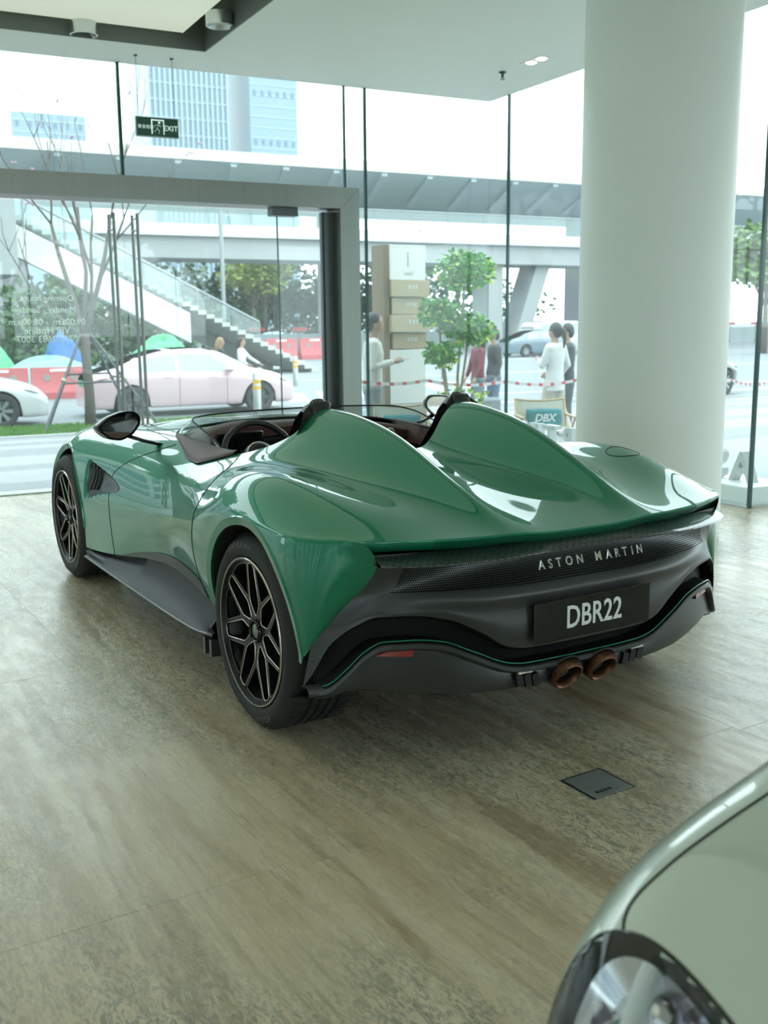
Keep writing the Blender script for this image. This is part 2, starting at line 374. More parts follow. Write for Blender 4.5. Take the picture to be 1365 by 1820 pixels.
# ------------------------------------------------------------------ ceiling fittings
m_alu = mat('satin_aluminium',(.62,.66,.66),.3,1)
for i,(x,y) in enumerate(((1.90,8.70),(2.805,8.08))):
    d = thing('downlight', ('round metal downlight under the street edge of the ceiling recess','round metal downlight under the side edge of the ceiling recess')[i], 'downlight', (x,y,CH+(.0,.02)[i]))
    mb = MB(); mb.lathe([(.10,.0),(.108,.004),(.108,.10),(.0,.10)],32); mb.lathe([(.10,0),(.085,.035),(.03,.05),(0,.05)],32); mb.build('housing', m_alu, d)
    mb = MB(); mb.lathe([(.0,.040),(.05,.038),(.0,.045)],24); mb.build('reflector', mat('satin_white',(.8,.82,.8),.4), d)
s = thing('twin_spotlight', 'recessed twin spotlight with two warm lit lamps', 'spotlight', (5.60,7.82,CH-.004), .0)
mb = MB(); mb.box((-.07,-.16,0),(.07,.16,.003)); mb.build('trim_plate', mat('satin_white'), s)
for k in (-1,1):
    mb = MB(); mb.lathe([(0,-.012),(.03,-.011),(.048,-.002),(.05,0)],24,TR(0,k*.075,0)); mb.build('lamp', mat('lit_lamp',(.9,.85,.7),.4,emit=(1,.9,.7),es=2.2), s)
s = thing('sprinkler', 'small dark fire sprinkler head under the white ceiling', 'sprinkler', (5.57,8.30,CH))
mb = MB(); mb.lathe([(0,-.001),(.03,-.001),(.036,-.006),(.02,-.014),(.012,-.02),(.012,-.05),(.0,-.05)],20); mb.lathe([(0,-.066),(.022,-.066),(.022,-.063),(0,-.063)],16); mb.tube([(-.01,0,-.05),(-.008,0,-.063)],.003,6); mb.tube([(.01,0,-.05),(.008,0,-.063)],.003,6); mb.build('head', mat('dark_steel'), s)
# exit sign on two chains
ex = thing('exit_sign', 'green emergency exit sign hanging on two thin chains', 'sign', (2.56,9.10,3.05), -.02)
mb = MB(); mb.box((-.18,-.012,0),(.18,.012,.155),bev=.004); mb.build('panel', mat('sign_green',(.012,.075,.055),.3), ex)
mb = MB()
for a,b in (((-.184,-.014,-.004),(.184,.014,.003)),((-.184,-.014,.152),(.184,.014,.158)),((-.184,-.014,0),(-.178,.014,.155)),((.178,-.014,0),(.184,.014,.155))): mb.box(a,b)
mb.build('edge_frame', mat('sign_frame',(.35,.4,.38),.4,.6), ex)
for x in (-.155,.155):
    mb = MB(); n = 26; z0 = .158; z1 = CH-3.05
    for k in range(n):
        a = z0+(z1-z0)*k/n; b = z0+(z1-z0)*(k+1)/n
        mb.tube([(x-.005*(k%2),-.005*(1-k%2),a),(x+.005*(k%2),.005*(1-k%2),b)],.0022,5)
    mb.lathe([(0,z1-.012),(.014,z1-.012),(.018,z1-.001),(0,z1-.001)],12,TR(x,0,0)); mb.build('chain', mat('dark_steel'), ex)
m_sw = mat('sign_white',(.85,.95,.9),.4,emit=(.8,1,.9),es=.25)
mb = MB(); V,F = text_geo('EXIT',.062,.0006); mb.add(V,F,TR(.115,-.0135,.072) @ RX(PI/2)); V,F = text_geo('安全出口',.034,.0006); mb.add(V,F,TR(-.10,-.0135,.076) @ RX(PI/2))
# door outline and running figure
for a,b in (((-.052,-.0138,.02),(-.042,-.0128,.14)),((.052,-.0138,.02),(.060,-.0128,.14)),((-.052,-.0138,.13),(.060,-.0128,.14))): mb.box(a,b)
mb.sphere((.018,-.0135,.116),(.010,.001,.010))
for pts in ([(.012,0,.10),(-.004,0,.066)],[(.012,0,.098),(-.016,0,.094),(-.026,0,.078)],[(.012,0,.098),(.030,0,.082),(.040,0,.092)],[(-.004,0,.066),(.018,0,.050),(.010,0,.026)],[(-.004,0,.066),(-.018,0,.044),(-.036,0,.042)]): mb.tube([(x,-.0132,z) for x,y,z in pts],.006,6,flat=.15)
mb.build('pictogram_and_lettering', m_sw, ex)
# floor socket box
fb = thing('floor_box', 'grey metal socket box lid set into the travertine floor', 'floor box', (2.015,2.42,0), fa)
mb = MB(); mb.box((-.088,-.082,-.004),(.088,.082,.0012)); mb.build('rim', mat('box_rim',(.05,.055,.055),.5,.5), fb)
mb = MB(); mb.box((-.078,-.072,.0012),(.078,.072,.0035),bev=.001); mb.box((-.078,-.080,.0012),(.078,-.073,.0045)); mb.build('lid', mat('box_lid',(.30,.33,.335),.4,.5,noise=.25,nscale=30), fb)
for k in range(4):
    mb = MB(); mb.box((-.052+k*.017,-.058,.0034),(-.040+k*.017,-.044,.0042)); mb.build('cable_slot', mat('dark_trim'), fb)
# plinth with letters outside the right glazing
pl = thing('plinth', 'low white plinth carrying the block letters outside the glass', 'plinth', (GX+.30,7.55,-.06))
mb = MB(); mb.box((-.24,-1.78,0),(.24,1.78,.205),bev=.006); mb.build('base', mat('plinth_white',(.80,.83,.82),.4), pl)
# ------------------------------------------------------------------ green roadster (x forward from rear axle, y left, z up)
car = thing('roadster', 'glossy green open two-seat roadster with twin humps behind the seats', 'car', (2.150,3.466,0), PI/2+.0570)
def paint_mat(name, base):
    m = D.materials.new(name); m.use_nodes = True; MATS[name] = m; nt = m.node_tree; b = nt.nodes['Principled BSDF']
    b.inputs['Base Color'].default_value = (*base,1)
    b.inputs['Metallic'].default_value = .5; b.inputs['Roughness'].default_value = .45; b.inputs['Specular IOR Level'].default_value = .15; b.inputs['Coat Weight'].default_value = 1; b.inputs['Coat Roughness'].default_value = .012; b.inputs['Coat IOR'].default_value = 1.48
    return m
m_green = paint_mat('green_paint',(.008,.196,.106))
m_satin = mat('satin_black',(.030,.033,.034),.38,.0,coat=.25,coatr=.28,spec=.5)
m_gloss = mat('gloss_black',(.006,.007,.007),.08)
m_rubber = mat('tyre_rubber',(.020,.021,.020),.72,bump=.15,bscale=120)
m_gap = mat('panel_gap',(.004,.006,.006),.6)
m_leather = mat('brown_leather',(.080,.040,.032),.5,bump=.12,bscale=260,spec=.25)
m_blackleather = mat('black_leather',(.014,.014,.014),.38,bump=.1,bscale=220)
m_silver = mat('machined_edge',(.62,.58,.50),.22,1)
m_rim = mat('wheel_black',(.008,.008,.009),.35,0,spec=.35)
m_copper = mat('copper_tip',(.16,.075,.045),.35,.9)
m_chrome = mat('mirror_glass',(.8,.82,.82),.02,1)
ST = [  # x, then (y,z) for lines 0..12 from the centre of the top down to the sill
 (3.62,[(0,.52),(.10,.52),(.20,.52),(.30,.515),(.38,.505),(.45,.49),(.51,.47),(.56,.45),(.60,.43),(.62,.41),(.63,.37),(.64,.30),(.63,.2)]),
 (3.40,[(0,.66),(.11,.66),(.22,.66),(.33,.66),(.43,.66),(.53,.66),(.63,.65),(.71,.62),(.765,.575),(.79,.54),(.80,.46),(.80,.34),(.78,.2)]),
 (3.10,[(0,.80),(.12,.80),(.24,.798),(.35,.79),(.46,.785),(.56,.79),(.67,.80),(.77,.775),(.85,.71),(.88,.65),(.90,.55),(.90,.40),(.88,.22)]),
 (2.705,[(0,.885),(.12,.886),(.24,.884),(.36,.875),(.47,.866),(.58,.87),(.70,.882),(.81,.852),(.895,.775),(.93,.71),(.95,.61),(.95,.44),(.93,.24)]),
 (2.40,[(0,.920),(.12,.922),(.24,.922),(.36,.915),(.48,.902),(.59,.897),(.705,.898),(.81,.856),(.89,.775),(.92,.71),(.94,.60),(.94,.43),(.935,.25)]),
 (2.00,[(0,.943),(.13,.945),(.26,.945),(.38,.940),(.50,.930),(.61,.918),(.72,.897),(.81,.846),(.872,.765),(.897,.70),(.917,.59),(.922,.42),(.925,.28)]),
 (1.60,[(0,.955),(.13,.955),(.26,.955),(.39,.950),(.52,.940),(.63,.920),(.73,.885),(.81,.825),(.862,.745),(.885,.685),(.902,.58),(.900,.44),(.895,.33)]),
 (1.10,[(0,.960),(.13,.965),(.26,.985),(.39,.990),(.53,.950),(.645,.908),(.74,.866),(.815,.803),(.862,.73),(.882,.675),(.893,.58),(.875,.46),(.865,.385)]),
 (.75,[(0,.957),(.13,.972),(.25,1.035),(.37,1.070),(.505,.985),(.645,.915),(.762,.870),(.848,.808),(.898,.735),(.915,.68),(.920,.58),(.900,.46),(.885,.385)]),
 (.50,[(0,.945),(.125,.970),(.237,1.060),(.355,1.108),(.475,1.020),(.630,.932),(.775,.888),(.872,.832),(.925,.760),(.942,.71),(.947,.60),(.928,.46),(.905,.37)]),
 (.25,[(0,.915),(.132,.930),(.232,1.030),(.335,1.093),(.452,1.008),(.605,.914),(.785,.918),(.895,.868),(.950,.798),(.962,.755),(.964,.64),(.952,.47),(.93,.34)]),
 (.00,[(0,.882),(.160,.893),(.238,.980),(.325,1.044),(.435,.966),(.590,.893),(.783,.924),(.900,.874),(.955,.803),(.967,.768),(.972,.66),(.97,.48),(.95,.30)]),
 (-.25,[(0,.848),(.195,.856),(.252,.912),(.318,.958),(.408,.906),(.565,.868),(.762,.889),(.882,.846),(.942,.795),(.958,.769),(.972,.66),(.97,.50),(.95,.36)]),
 (-.45,[(0,.818),(.205,.823),(.258,.856),(.312,.882),(.385,.852),(.535,.836),(.722,.842),(.840,.815),(.902,.789),(.922,.771),(.945,.64),(.95,.47),(.945,.40)]),
 (-.62,[(0,.790),(.16,.792),(.235,.806),(.302,.818),(.375,.808),(.50,.800),(.660,.797),(.747,.789),(.790,.784),(.803,.765),(.855,.60),(.875,.44),(.885,.38)]),
 (-.76,[(0,.768),(.10,.768),(.20,.770),(.30,.774),(.39,.773),(.49,.773),(.605,.770),(.65,.765),(.67,.76),(.68,.74),(.73,.56),(.76,.40),(.79,.35)]),
]
ST = ST[::-1]; SX = np.array([s[0] for s in ST]); SYZ = np.array([s[1] for s in ST])   # (ns,13,2)
OPX = natspline(SX)
MY = np.einsum('ij,jkl->ikl', OPX, SYZ)
_d = np.sqrt(np.linalg.norm(np.diff(SYZ[4:12],axis=1),axis=2).mean(0)); KV0 = np.concatenate([[0],np.cumsum(_d)]); KV = np.concatenate([-KV0[:0:-1],KV0]); OPV = natspline(KV)
def S(x, v, disp=True):
    """body surface: x along the car, v = signed line index (-12..12)"""
    x = np.asarray(x,float); v = np.asarray(v,float); shp = np.broadcast(x,v).shape
    x = np.broadcast_to(x,shp).ravel(); v = np.broadcast_to(v,shp).ravel(); N = len(x)
    i = np.clip(np.searchsorted(SX,x)-1,0,len(SX)-2); h = SX[i+1]-SX[i]; a = ((SX[i+1]-x)/h)[:,None,None]; b = ((x-SX[i])/h)[:,None,None]; hh = (h*h/6)[:,None,None]
    L = a*SYZ[i]+b*SYZ[i+1]+((a**3-a)*MY[i]+(b**3-b)*MY[i+1])*hh        # (N,13,2)
    Y = np.concatenate([-L[:,:0:-1,0], L[:,:,0]],1).T; Z = np.concatenate([L[:,:0:-1,1], L[:,:,1]],1).T
    kv = np.sign(v)*np.interp(np.abs(v), np.arange(13), KV0)
    y = speval(KV,Y,OPV@Y,kv); z = speval(KV,Z,OPV@Z,kv)
    # scoop behind the front wheel
    if disp:
        av = np.abs(v); g = np.clip((x-1.70)/.56,0,1); sh = g**1.3*(1-np.clip((x-2.225)/.04,0,1)**2*(3-2*np.clip((x-2.225)/.04,0,1)))
        vc = 9.35+.05*g; hw_ = .2+.85*g; q = np.clip(1-((av-vc)/hw_)**2,0,1)**.8
        y = y-np.sign(v)*sh*q*.05
    return np.stack([x,y,z],1).reshape(*shp,3)
def Sn(x, v):
    e = 2e-3; P = S(x+e,v)-S(x-e,v); Q = S(x,v+2e-2)-S(x,v-2e-2); n = np.cross(P,Q); return n/np.linalg.norm(n,axis=-1,keepdims=True)
def patch(name, X, Vv, m, parent, off=0.0, flip=False):
    P = S(X,Vv); n = Sn(X,Vv); return grid_mesh(name, P+n*off, m, parent, n, flip=flip)
def xe(y): return -.74+.135*(np.abs(y)/.8)**3
_ends = [-.74,-.7397,-.738,-.733,-.724,-.707,-.672,-.635,-.607,-.608,-.548,-.497,-.466]
def xend(v): 
    return pchip(range(13),_ends)(np.abs(v)) if np.ndim(v) else float(pchip(range(13),_ends)(abs(v)))
def lin(a,b,n): return np.linspace(a,b,n)
body = mesh_obj('body_shell', [(0,0,.5),(.01,0,.5),(0,.01,.5)], [(0,1,2)], m_green, car)
# --- collect the green skin as one mesh
BV = []; BN = []; BF = []
def skin(X, Vv, off=0.0):
    P = S(X,Vv); n = Sn(X,Vv); nu,nv = P.shape[:2]; o = sum(len(a) for a in BV); BV.append((P+n*off).reshape(-1,3)); BN.append(n.reshape(-1,3))
    for i in range(nu-1):
        for j in range(nv-1): a = o+i*nv+j; BF.append((a,a+nv,a+nv+1,a+1))
RWX, RWZ, RWR = -.03, .37, .425; FWX, FWZ, FWR = 2.705, .368, .425
def vmax(x, zx):
    """line index at which the side reaches height zx (scalar arrays)"""
    lo = np.full(len(x),6.0); hi = np.full(len(x),12.0)
    for _ in range(40):
        mid = (lo+hi)/2; z = S(x,mid,False)[:,2]; up = z > zx; lo = np.where(up,mid,lo); hi = np.where(up,hi,mid)
    return (lo+hi)/2
def side(xs, vtop, sgn, n=46):
    t = lin(0,1,n)[None,:]; X = np.repeat(xs[:,None],n,1); V = 5+(vtop[:,None]-5)*t
    if sgn > 0: skin(X,V)
    else: skin(X,-V[:,::-1])
ftop = {}
QB = np.array([(0,-.607,.7935,.783),(.15,-.624,.767,.740),(.25,-.616,.757,.705),(.4,-.590,.770,.655),(.55,-.555,.803,.600),(.7,-.522,.847,.542),(.85,-.494,.902,.472),(1,-.466,.947,.400)])
def quarter(sgn):
    """flat rear quarter panel between wheel arch, tail crease and the black fascia"""
    nt_,ns_ = 40,26; t = lin(0,1,nt_); v = 8+4*t; x0 = RWX-RWR; Lp = S(np.full(nt_,x0),v); tg = S(np.full(nt_,x0-.01),v)-Lp; tg /= np.linalg.norm(tg,axis=1,keepdims=True)
    op_ = natspline(QB[:,0]); Bp = np.stack([speval(QB[:,0],np.repeat(QB[:,c:c+1],nt_,1),np.repeat((op_@QB[:,c])[:,None],nt_,1),t) for c in (1,2,3)],1)
    ln = np.linalg.norm(Bp-Lp,axis=1,keepdims=True); C = Lp+tg*ln*.45; s_ = lin(0,1,ns_)[:,None,None]
    P = (1-s_)**2*Lp+2*s_*(1-s_)*C+s_**2*Bp; xs_ = x0+(QB[0,1]-x0)*lin(0,1,ns_); E_ = S(xs_,np.full(ns_,8.0)); P = P+((E_-P[:,0])[:,None,:]*((1-t)**3)[None,:,None])
    P = P[::-1]                                   # x increasing
    n = np.cross(np.gradient(P,axis=0),np.gradient(P,axis=1)); n /= np.linalg.norm(n,axis=-1,keepdims=True)+1e-12; n[-1] = Sn(np.full(nt_,x0),v)
    if sgn < 0: P = P[:,::-1]*np.array([1,-1,1]); n = n[:,::-1]*np.array([1,-1,1])
    o = sum(len(a) for a in BV); BV.append(P.reshape(-1,3)); BN.append(n.reshape(-1,3))
    for i in range(ns_-1):
        for j in range(nt_-1): a = o+i*nt_+j; BF.append((a,a+nt_,a+nt_+1,a+1))
for sgn in (1,-1):
    side(lin(FWX+FWR,3.62,24), np.full(24,12.0), sgn)
    th = lin(PI,0,49); xs = FWX+FWR*np.cos(th); vm = vmax(xs, FWZ+FWR*np.sin(th)); side(xs, vm, sgn); ftop['f'] = (xs,vm)
    side(lin(RWX+RWR,FWX-FWR,150), np.full(150,12.0), sgn, 60)
    xs = RWX+RWR*np.cos(th); vm = vmax(xs, RWZ+RWR*np.sin(th)); side(xs, vm, sgn); ftop['r'] = (xs,vm)
    quarter(sgn)
    vv = lin(5,8,30); s_ = lin(0,1,26)[:,None]; ee = xend(vv)[None,:]; X = ee+(RWX-RWR-ee)*s_; V = np.repeat(vv[None,:],26,0)
    skin(X,V) if sgn > 0 else skin(X[:,::-1],-V[:,::-1])
# rear deck with the two humps
vv = lin(-5,5,121); xf = pchip([0,1,2,3,4,4.5,5],[.36,.42,.475,.505,.52,.58,.72]); s_ = lin(0,1,90)[:,None]
X = xend(vv)[None,:]+(xf(np.abs(vv))[None,:]-xend(vv)[None,:])*s_; skin(X, np.repeat(vv[None,:],90,0))
# bonnet
xs0 = pchip([0,2,4,5],[1.80,1.77,1.66,1.50]); X = xs0(np.abs(vv))[None,:]+(3.62-xs0(np.abs(vv))[None,:])*lin(0,1,70)[:,None]; skin(X, np.repeat(vv[None,:],70,0))
# nose cap
old = body.data
V_ = np.concatenate(BV); N_ = np.concatenate(BN)
body.data = mesh_obj('body_shell', V_, BF, m_green, None, smooth=True, normals=N_).data
D.objects.remove([o for o in D.objects if o.name.startswith('body_shell') and o.parent is None][0]); D.meshes.remove(old); body.data.name = 'body_shell'
def polar_pt(c, r, th): return c[0]+r*np.cos(th), c[1]+r*np.sin(th)
# wheel-arch flanges, liners
for c,nm,(xs,vm) in (((RWX,RWZ),'r',ftop['r']),((FWX,FWZ),'f',ftop['f'])):
    for sgn in (1,-1):
        th = lin(PI,0,49); R = RWR
        a = S(xs,sgn*vm); x2,z2 = polar_pt(c,R-.004,th); x3,z3 = polar_pt(c,R-.034,th)
        b = np.stack([x2, a[:,1]+sgn*.007, z2],1); d = np.stack([x3, a[:,1]+sgn*.001, z3],1); e = np.stack([x3+.003*np.cos(th),a[:,1]-sgn*.012,z3+.003*np.sin(th)],1)
        low = c[1]
        # carry the flange down to the sill / bumper
        def ext(P,q):
            z_end0 = .40 if nm=='r' else .26; z_end1 = .36 if nm=='r' else .27
            return np.concatenate([[[P[0,0],P[0,1]-0*sgn,min(z_end0,P[0,2]) if q else P[0,2]]],P,[[P[-1,0],P[-1,1],z_end1]]])
        rows = np.stack([a,b,d,e],1)
        if sgn > 0: o = grid_mesh('wheel_arch', rows, m_green, car, auto=50)
        else: o = grid_mesh('wheel_arch', rows[:,::-1], m_green, car, auto=50)
        # liner
        rw = .396; th2 = th; rows = [np.stack([c[0]+rw*np.cos(th),a[:,1]-sgn*.010,c[1]+rw*np.sin(th)],1)]
        for y in (.80,.62,.56): rows.append(np.stack([c[0]+rw*np.cos(th2),np.full(49,sgn*(y-.03)),c[1]+rw*np.sin(th2)],1))
        rows.append(np.stack([c[0]+.02*np.cos(th2),np.full(49,sgn*.53),c[1]+.02*np.sin(th2)],1))
        grid_mesh('wheel_well', np.stack(rows,1), mat('liner_black',(.008,.008,.008),.8), car)
# tail lip, green, folded under the edge
yy = lin(-.795,.795,121); zt = S(xe(yy), np.interp(np.abs(yy),[0,.10,.20,.30,.39,.49,.635,.735,.795],range(9))*np.sign(yy))
tz = zt[:,2]; rows = np.stack([np.stack([zt[:,0],zt[:,1],tz],1), np.stack([zt[:,0]-.004,yy,tz-.006],1), np.stack([zt[:,0]+.018,yy*.995,tz-.036],1), np.stack([zt[:,0]+.055,yy*.985,tz-.042],1)],1)
grid_mesh('tail_lip', rows, m_green, car, auto=60, flip=True)
# --- panel gaps as sunk dark seams
def seam(pts, sgn=1, r=.0022, name='panel_gap', parent=car):
    pts = np.array(pts,float); t = lin(0,1,len(pts)); tt = lin(0,1,70); x = np.interp(tt,t,pts[:,0]); v = np.interp(tt,t,pts[:,1])
    k = np.ones(9)/9; xp = np.convolve(np.pad(x,4,'edge'),k,'valid'); vp = np.convolve(np.pad(v,4,'edge'),k,'valid'); xp[0],xp[-1],vp[0],vp[-1] = x[0],x[-1],v[0],v[-1]
    P = S(xp,sgn*vp); q = MB(); q.tube(P,r,6); return q.build(name, m_gap, parent, smooth=True)
def vz(x, z): return float(vmax(np.array([x]),np.array([z]))[0])
for sgn in (1,-1):
    seam([(1.40,5.6),(1.47,6.3),(1.60,7.0),(1.74,7.7),(1.82,8.4),(1.86,9.2),(1.855,10),(1.835,10.8),(1.80,12)],sgn)
    seam([(.72,5.05),(.60,5.7),(.53,6.4),(.50,7.2),(.515,8),(.54,9),(.56,10),(.545,11),(.50,12)],sgn)
    seam([(2.05,5.2),(1.75,5.35),(1.50,5.5)],sgn,.0016); 
    # lower door insert, satin black
    n = 40; xa = lin(.485,1.72,n); top = pchip([.485,.52,.62,.9,1.3,1.72],[11.85,11.35,11.15,11.2,11.55,12.0])(xa)
    t = lin(0,1,8)[None,:]; V = top[:,None]+(12.0-top[:,None])*t; X = np.repeat(xa[:,None],8,1)
    (patch('door_insert',X,V,m_satin,car,.003) if sgn>0 else patch('door_insert',X,-V[:,::-1],m_satin,car,.003))
    # side vent: dark scoop and slats
    n = 34; g = lin(0,1,n); xa = 1.705+.545*g; vc = 9.35+.05*g; hw_ = (.2+.85*g)*np.where(g<.12,(g/.12)**.5,1)*np.where(g>.93,np.sqrt(np.clip(1-((g-.93)/.08)**2,0.05,1)),1)*.92
    t = lin(-1,1,16)[None,:]; V = vc[:,None]+hw_[:,None]*t; X = np.repeat(xa[:,None],16,1)
    vent = patch('side_vent',X,V,mat('vent_dark',(.012,.014,.015),.30,coat=.3),car,.0025) if sgn>0 else patch('side_vent',X,-V[:,::-1],mat('vent_dark'),car,.0025)
    for xs_ in (2.06,2.13,2.195):
        gg = (xs_-1.705)/.545; tt = lin(-.8,.8,14); P = S(xs_-.05*(1-tt**2)*0+.02*tt, sgn*(9.35+.05*gg+(.2+.85*gg)*.85*tt)); nrm = np.array([0,sgn*1.0,0]); q = MB()
        q.tube(P+nrm*.010,.0075,6,flat=.5); q.build('vent_slat', mat('slat_black',(.03,.032,.033),.3), vent, smooth=True)
# fuel flap ring on the right haunch
q = MB(); a = lin(0,2*PI,40)[:-1]; P = S(-.11+.075*np.cos(a), -(5.95+.42*np.sin(a))); q.tube(P,.0022,6,closed=True); q.build('fuel_flap_ring', m_gap, car, smooth=True)
# --- rear fascia (black) lofted across the car
def fline(xc, xo, ym, zpts):
    zf = pchip(*zip(*zpts))
    def f(w):
        y = np.abs(w)*ym; return np.stack([xc+(xo-xc)*np.abs(w)**3, w*ym, zf(y)],1)
    return f
FL = [fline(-.692,-.618,.770,[(0,.730),(.78,.744)]), fline(-.690,-.611,.760,[(0,.700),(.77,.702)]), fline(-.706,-.588,.772,[(0,.655),(.77,.656)]),
      fline(-.742,-.562,.798,[(0,.612),(.8,.618)]), fline(-.772,-.523,.850,[(0,.573),(.4,.573),(.62,.584),(.75,.580),(.85,.552)]),
      fline(-.766,-.500,.893,[(0,.553),(.4,.553),(.6,.564),(.72,.561),(.82,.535),(.89,.498)]),
      fline(-.764,-.478,.932,[(0,.470),(.3,.478),(.45,.515),(.6,.552),(.75,.548),(.85,.50),(.94,.42)]),
      fline(-.757,-.466,.956,[(0,.386),(.25,.388),(.33,.402),(.43,.463),(.547,.520),(.66,.540),(.757,.538),(.82,.507),(.884,.445),(.93,.345),(.96,.29)])]
ww = lin(-1,1,141); FP = np.stack([f(ww) for f in FL],1)             # (141,8,3)
kf = np.array([0,.9,1.9,2.9,3.7,4.05,5.2,6.6]); opf = natspline(kf); kk = np.sort(np.unique(np.concatenate([lin(0,6.6,60),kf])))
def fascia(w, k):
    P = np.stack([f(w) for f in FL],0)      # (8,N,3)
    return np.stack([speval(kf,P[:,:,i],opf@P[:,:,i],k) for i in range(3)],1)
def fpatch(name, W, K, m, parent, off=0):
    sh = W.shape; P = fascia(W.ravel(),K.ravel()).reshape(*sh,3); e=1e-3
    A = fascia(np.clip(W.ravel()+e,-1,1),K.ravel())-fascia(np.clip(W.ravel()-e,-1,1),K.ravel()); B = fascia(W.ravel(),np.clip(K.ravel()+.01,0,6.6))-fascia(W.ravel(),np.clip(K.ravel()-.01,0,6.6))
    n = np.cross(A,B).reshape(*sh,3); n /= np.linalg.norm(n,axis=-1,keepdims=True)
    if n[sh[0]//2,sh[1]//2,0] > 0: n = -n
    P = P+n*off; return grid_mesh(name,P,m,parent,n), P, n
W_,K_ = np.meshgrid(ww,kk,indexing='ij'); fas,_,_ = fpatch('rear_fascia',W_,K_,m_satin,car)
me = fas.data
# perforated light panel
def perf_mat():
    m = D.materials.new('perforated_black'); m.use_nodes = True; MATS[m.name] = m; nt = m.node_tree; b = nt.nodes['Principled BSDF']; N = nt.nodes.new; L = nt.links.new
    tc = N('ShaderNodeTexCoord'); sp = N('ShaderNodeSeparateXYZ'); L(tc.outputs['Object'], sp.inputs[0])
    def mth(op,a,b_=None,c=None):
        n = N('ShaderNodeMath'); n.operation = op
        for i,x in enumerate((a,b_,c)):
            if x is None: continue
            if isinstance(x,(int,float)): n.inputs[i].default_value = x
            else: L(x,n.inputs[i])
        return n.outputs[0]
    px_, pz_ = .0078, .0068
    zz = mth('DIVIDE', sp.outputs[2], pz_); row = mth('FLOOR', zz); half = mth('MULTIPLY', mth('MODULO', row, 2.0), .5)
    yy_ = mth('ADD', mth('DIVIDE', sp.outputs[1], px_), half)
    dx = mth('SUBTRACT', mth('FRACT', yy_), .5); dz = mth('SUBTRACT', mth('FRACT', zz), .5)
    d = mth('SQRT', mth('ADD', mth('MULTIPLY',dx,dx), mth('MULTIPLY',dz,dz))); hole = mth('LESS_THAN', d, .36)
    mx = N('ShaderNodeMix'); mx.data_type='RGBA'; L(hole,mx.inputs[0]); mx.inputs[6].default_value=(.03,.033,.034,1); mx.inputs[7].default_value=(.002,.002,.002,1); L(mx.outputs[2],b.inputs['Base Color'])
    b.inputs['Roughness'].default_value = .25; b.inputs['Coat Weight'].default_value = .0
    sm = N('ShaderNodeMix'); sm.data_type='FLOAT'; L(hole,sm.inputs[0]); sm.inputs[2].default_value=.7; sm.inputs[3].default_value=0; L(sm.outputs[0],b.inputs['Specular IOR Level'])
    return m
m_perf = perf_mat()
W_,K_ = np.meshgrid(lin(-.885,.885,121),lin(.35,3.05,24),indexing='ij'); fpatch('light_panel',W_,K_,m_perf,fas,.0025)
# carbon wing blade under the lip
def carbon_mat():
    m = D.materials.new('carbon_weave'); m.use_nodes = True; MATS[m.name] = m; nt = m.node_tree; b = nt.nodes['Principled BSDF']
    tc = nt.nodes.new('ShaderNodeTexCoord'); mp = nt.nodes.new('ShaderNodeMapping'); mp.inputs['Scale'].default_value = (70,70,20); ck = nt.nodes.new('ShaderNodeTexChecker'); ck.inputs['Scale'].default_value = 1
    ck.inputs[1].default_value = (.006,.007,.007,1); ck.inputs[2].default_value = (.028,.031,.032,1)
    nt.links.new(tc.outputs['Object'],mp.inputs[0]); nt.links.new(mp.outputs[0],ck.inputs[0]); nt.links.new(ck.outputs[0],b.inputs['Base Color'])
    b.inputs['Roughness'].default_value = .4; b.inputs['Coat Weight'].default_value = 1; b.inputs['Coat Roughness'].default_value = .02; return m
m_carbon = carbon_mat()
yy = lin(-.77,.77,111); off = pchip([0,.15,.30,.45,.70,.77],[.024,.028,.050,.060,.058,.040])(np.abs(yy)); x0 = xe(yy); end = np.clip((.775-np.abs(yy))/.03,0.02,1)
rows = np.stack([np.stack([x0+.03,yy,.742+0*yy],1), np.stack([x0+.004,yy,.736+0*yy],1), np.stack([x0-off,yy,.717+0*yy],1), np.stack([x0-off-.002,yy,.712+0*yy],1), np.stack([x0-off+.008,yy,.709+0*yy],1), np.stack([x0+.03,yy,.720+0*yy],1)],1)
grid_mesh('rear_wing_blade', rows, m_carbon, car, auto=40, flip=True)
# lettering on the light panel
def letters_on(fn, text, size, w0, w1, m, parent, name, gap=None, shear=.18, italic=True):
    geo = []; 
    for ch in text:
        if ch == ' ': geo.append(None); continue
        V,F = text_geo(ch,size,.0016,shear=shear,bold=.0006); geo.append((np.array(V),F))
    wid_ = [.5*size if g is None else g[0][:,0].max()-g[0][:,0].min() for g in geo]
    total = w1-w0; gp = (total-sum(wid_))/(len(text)-1); u = w0; out = []
    for g,wd in zip(geo,wid_):
        if g is not None:
            V = g[0].copy(); V[:,0] += u-V[:,0].min(); out.append((V,g[1]))
        u += wd+gp
    for V,F in out:
        mesh_obj(name, fn(V), F, m, parent)
def badge_map(V):
    # text runs towards the right side of the car (-y); local (u,v,h)
    y = -V[:,0]; z = .652+V[:,1]; k = np.interp(-z,[-.700,-.655,-.612],[.9,1.9,2.9]); w_ = y/.82
    P = fascia(w_,k); n = np.array([-1,0,.0]); P = P+n*(.004+V[:,2:3]); P[:,2] = z; P[:,1] = y; return P
letters_on(badge_map,'ASTON MARTIN',.040,-.188,.298,mat('badge_silver',(.85,.85,.80),.25,.7),fas,'badge_letter')
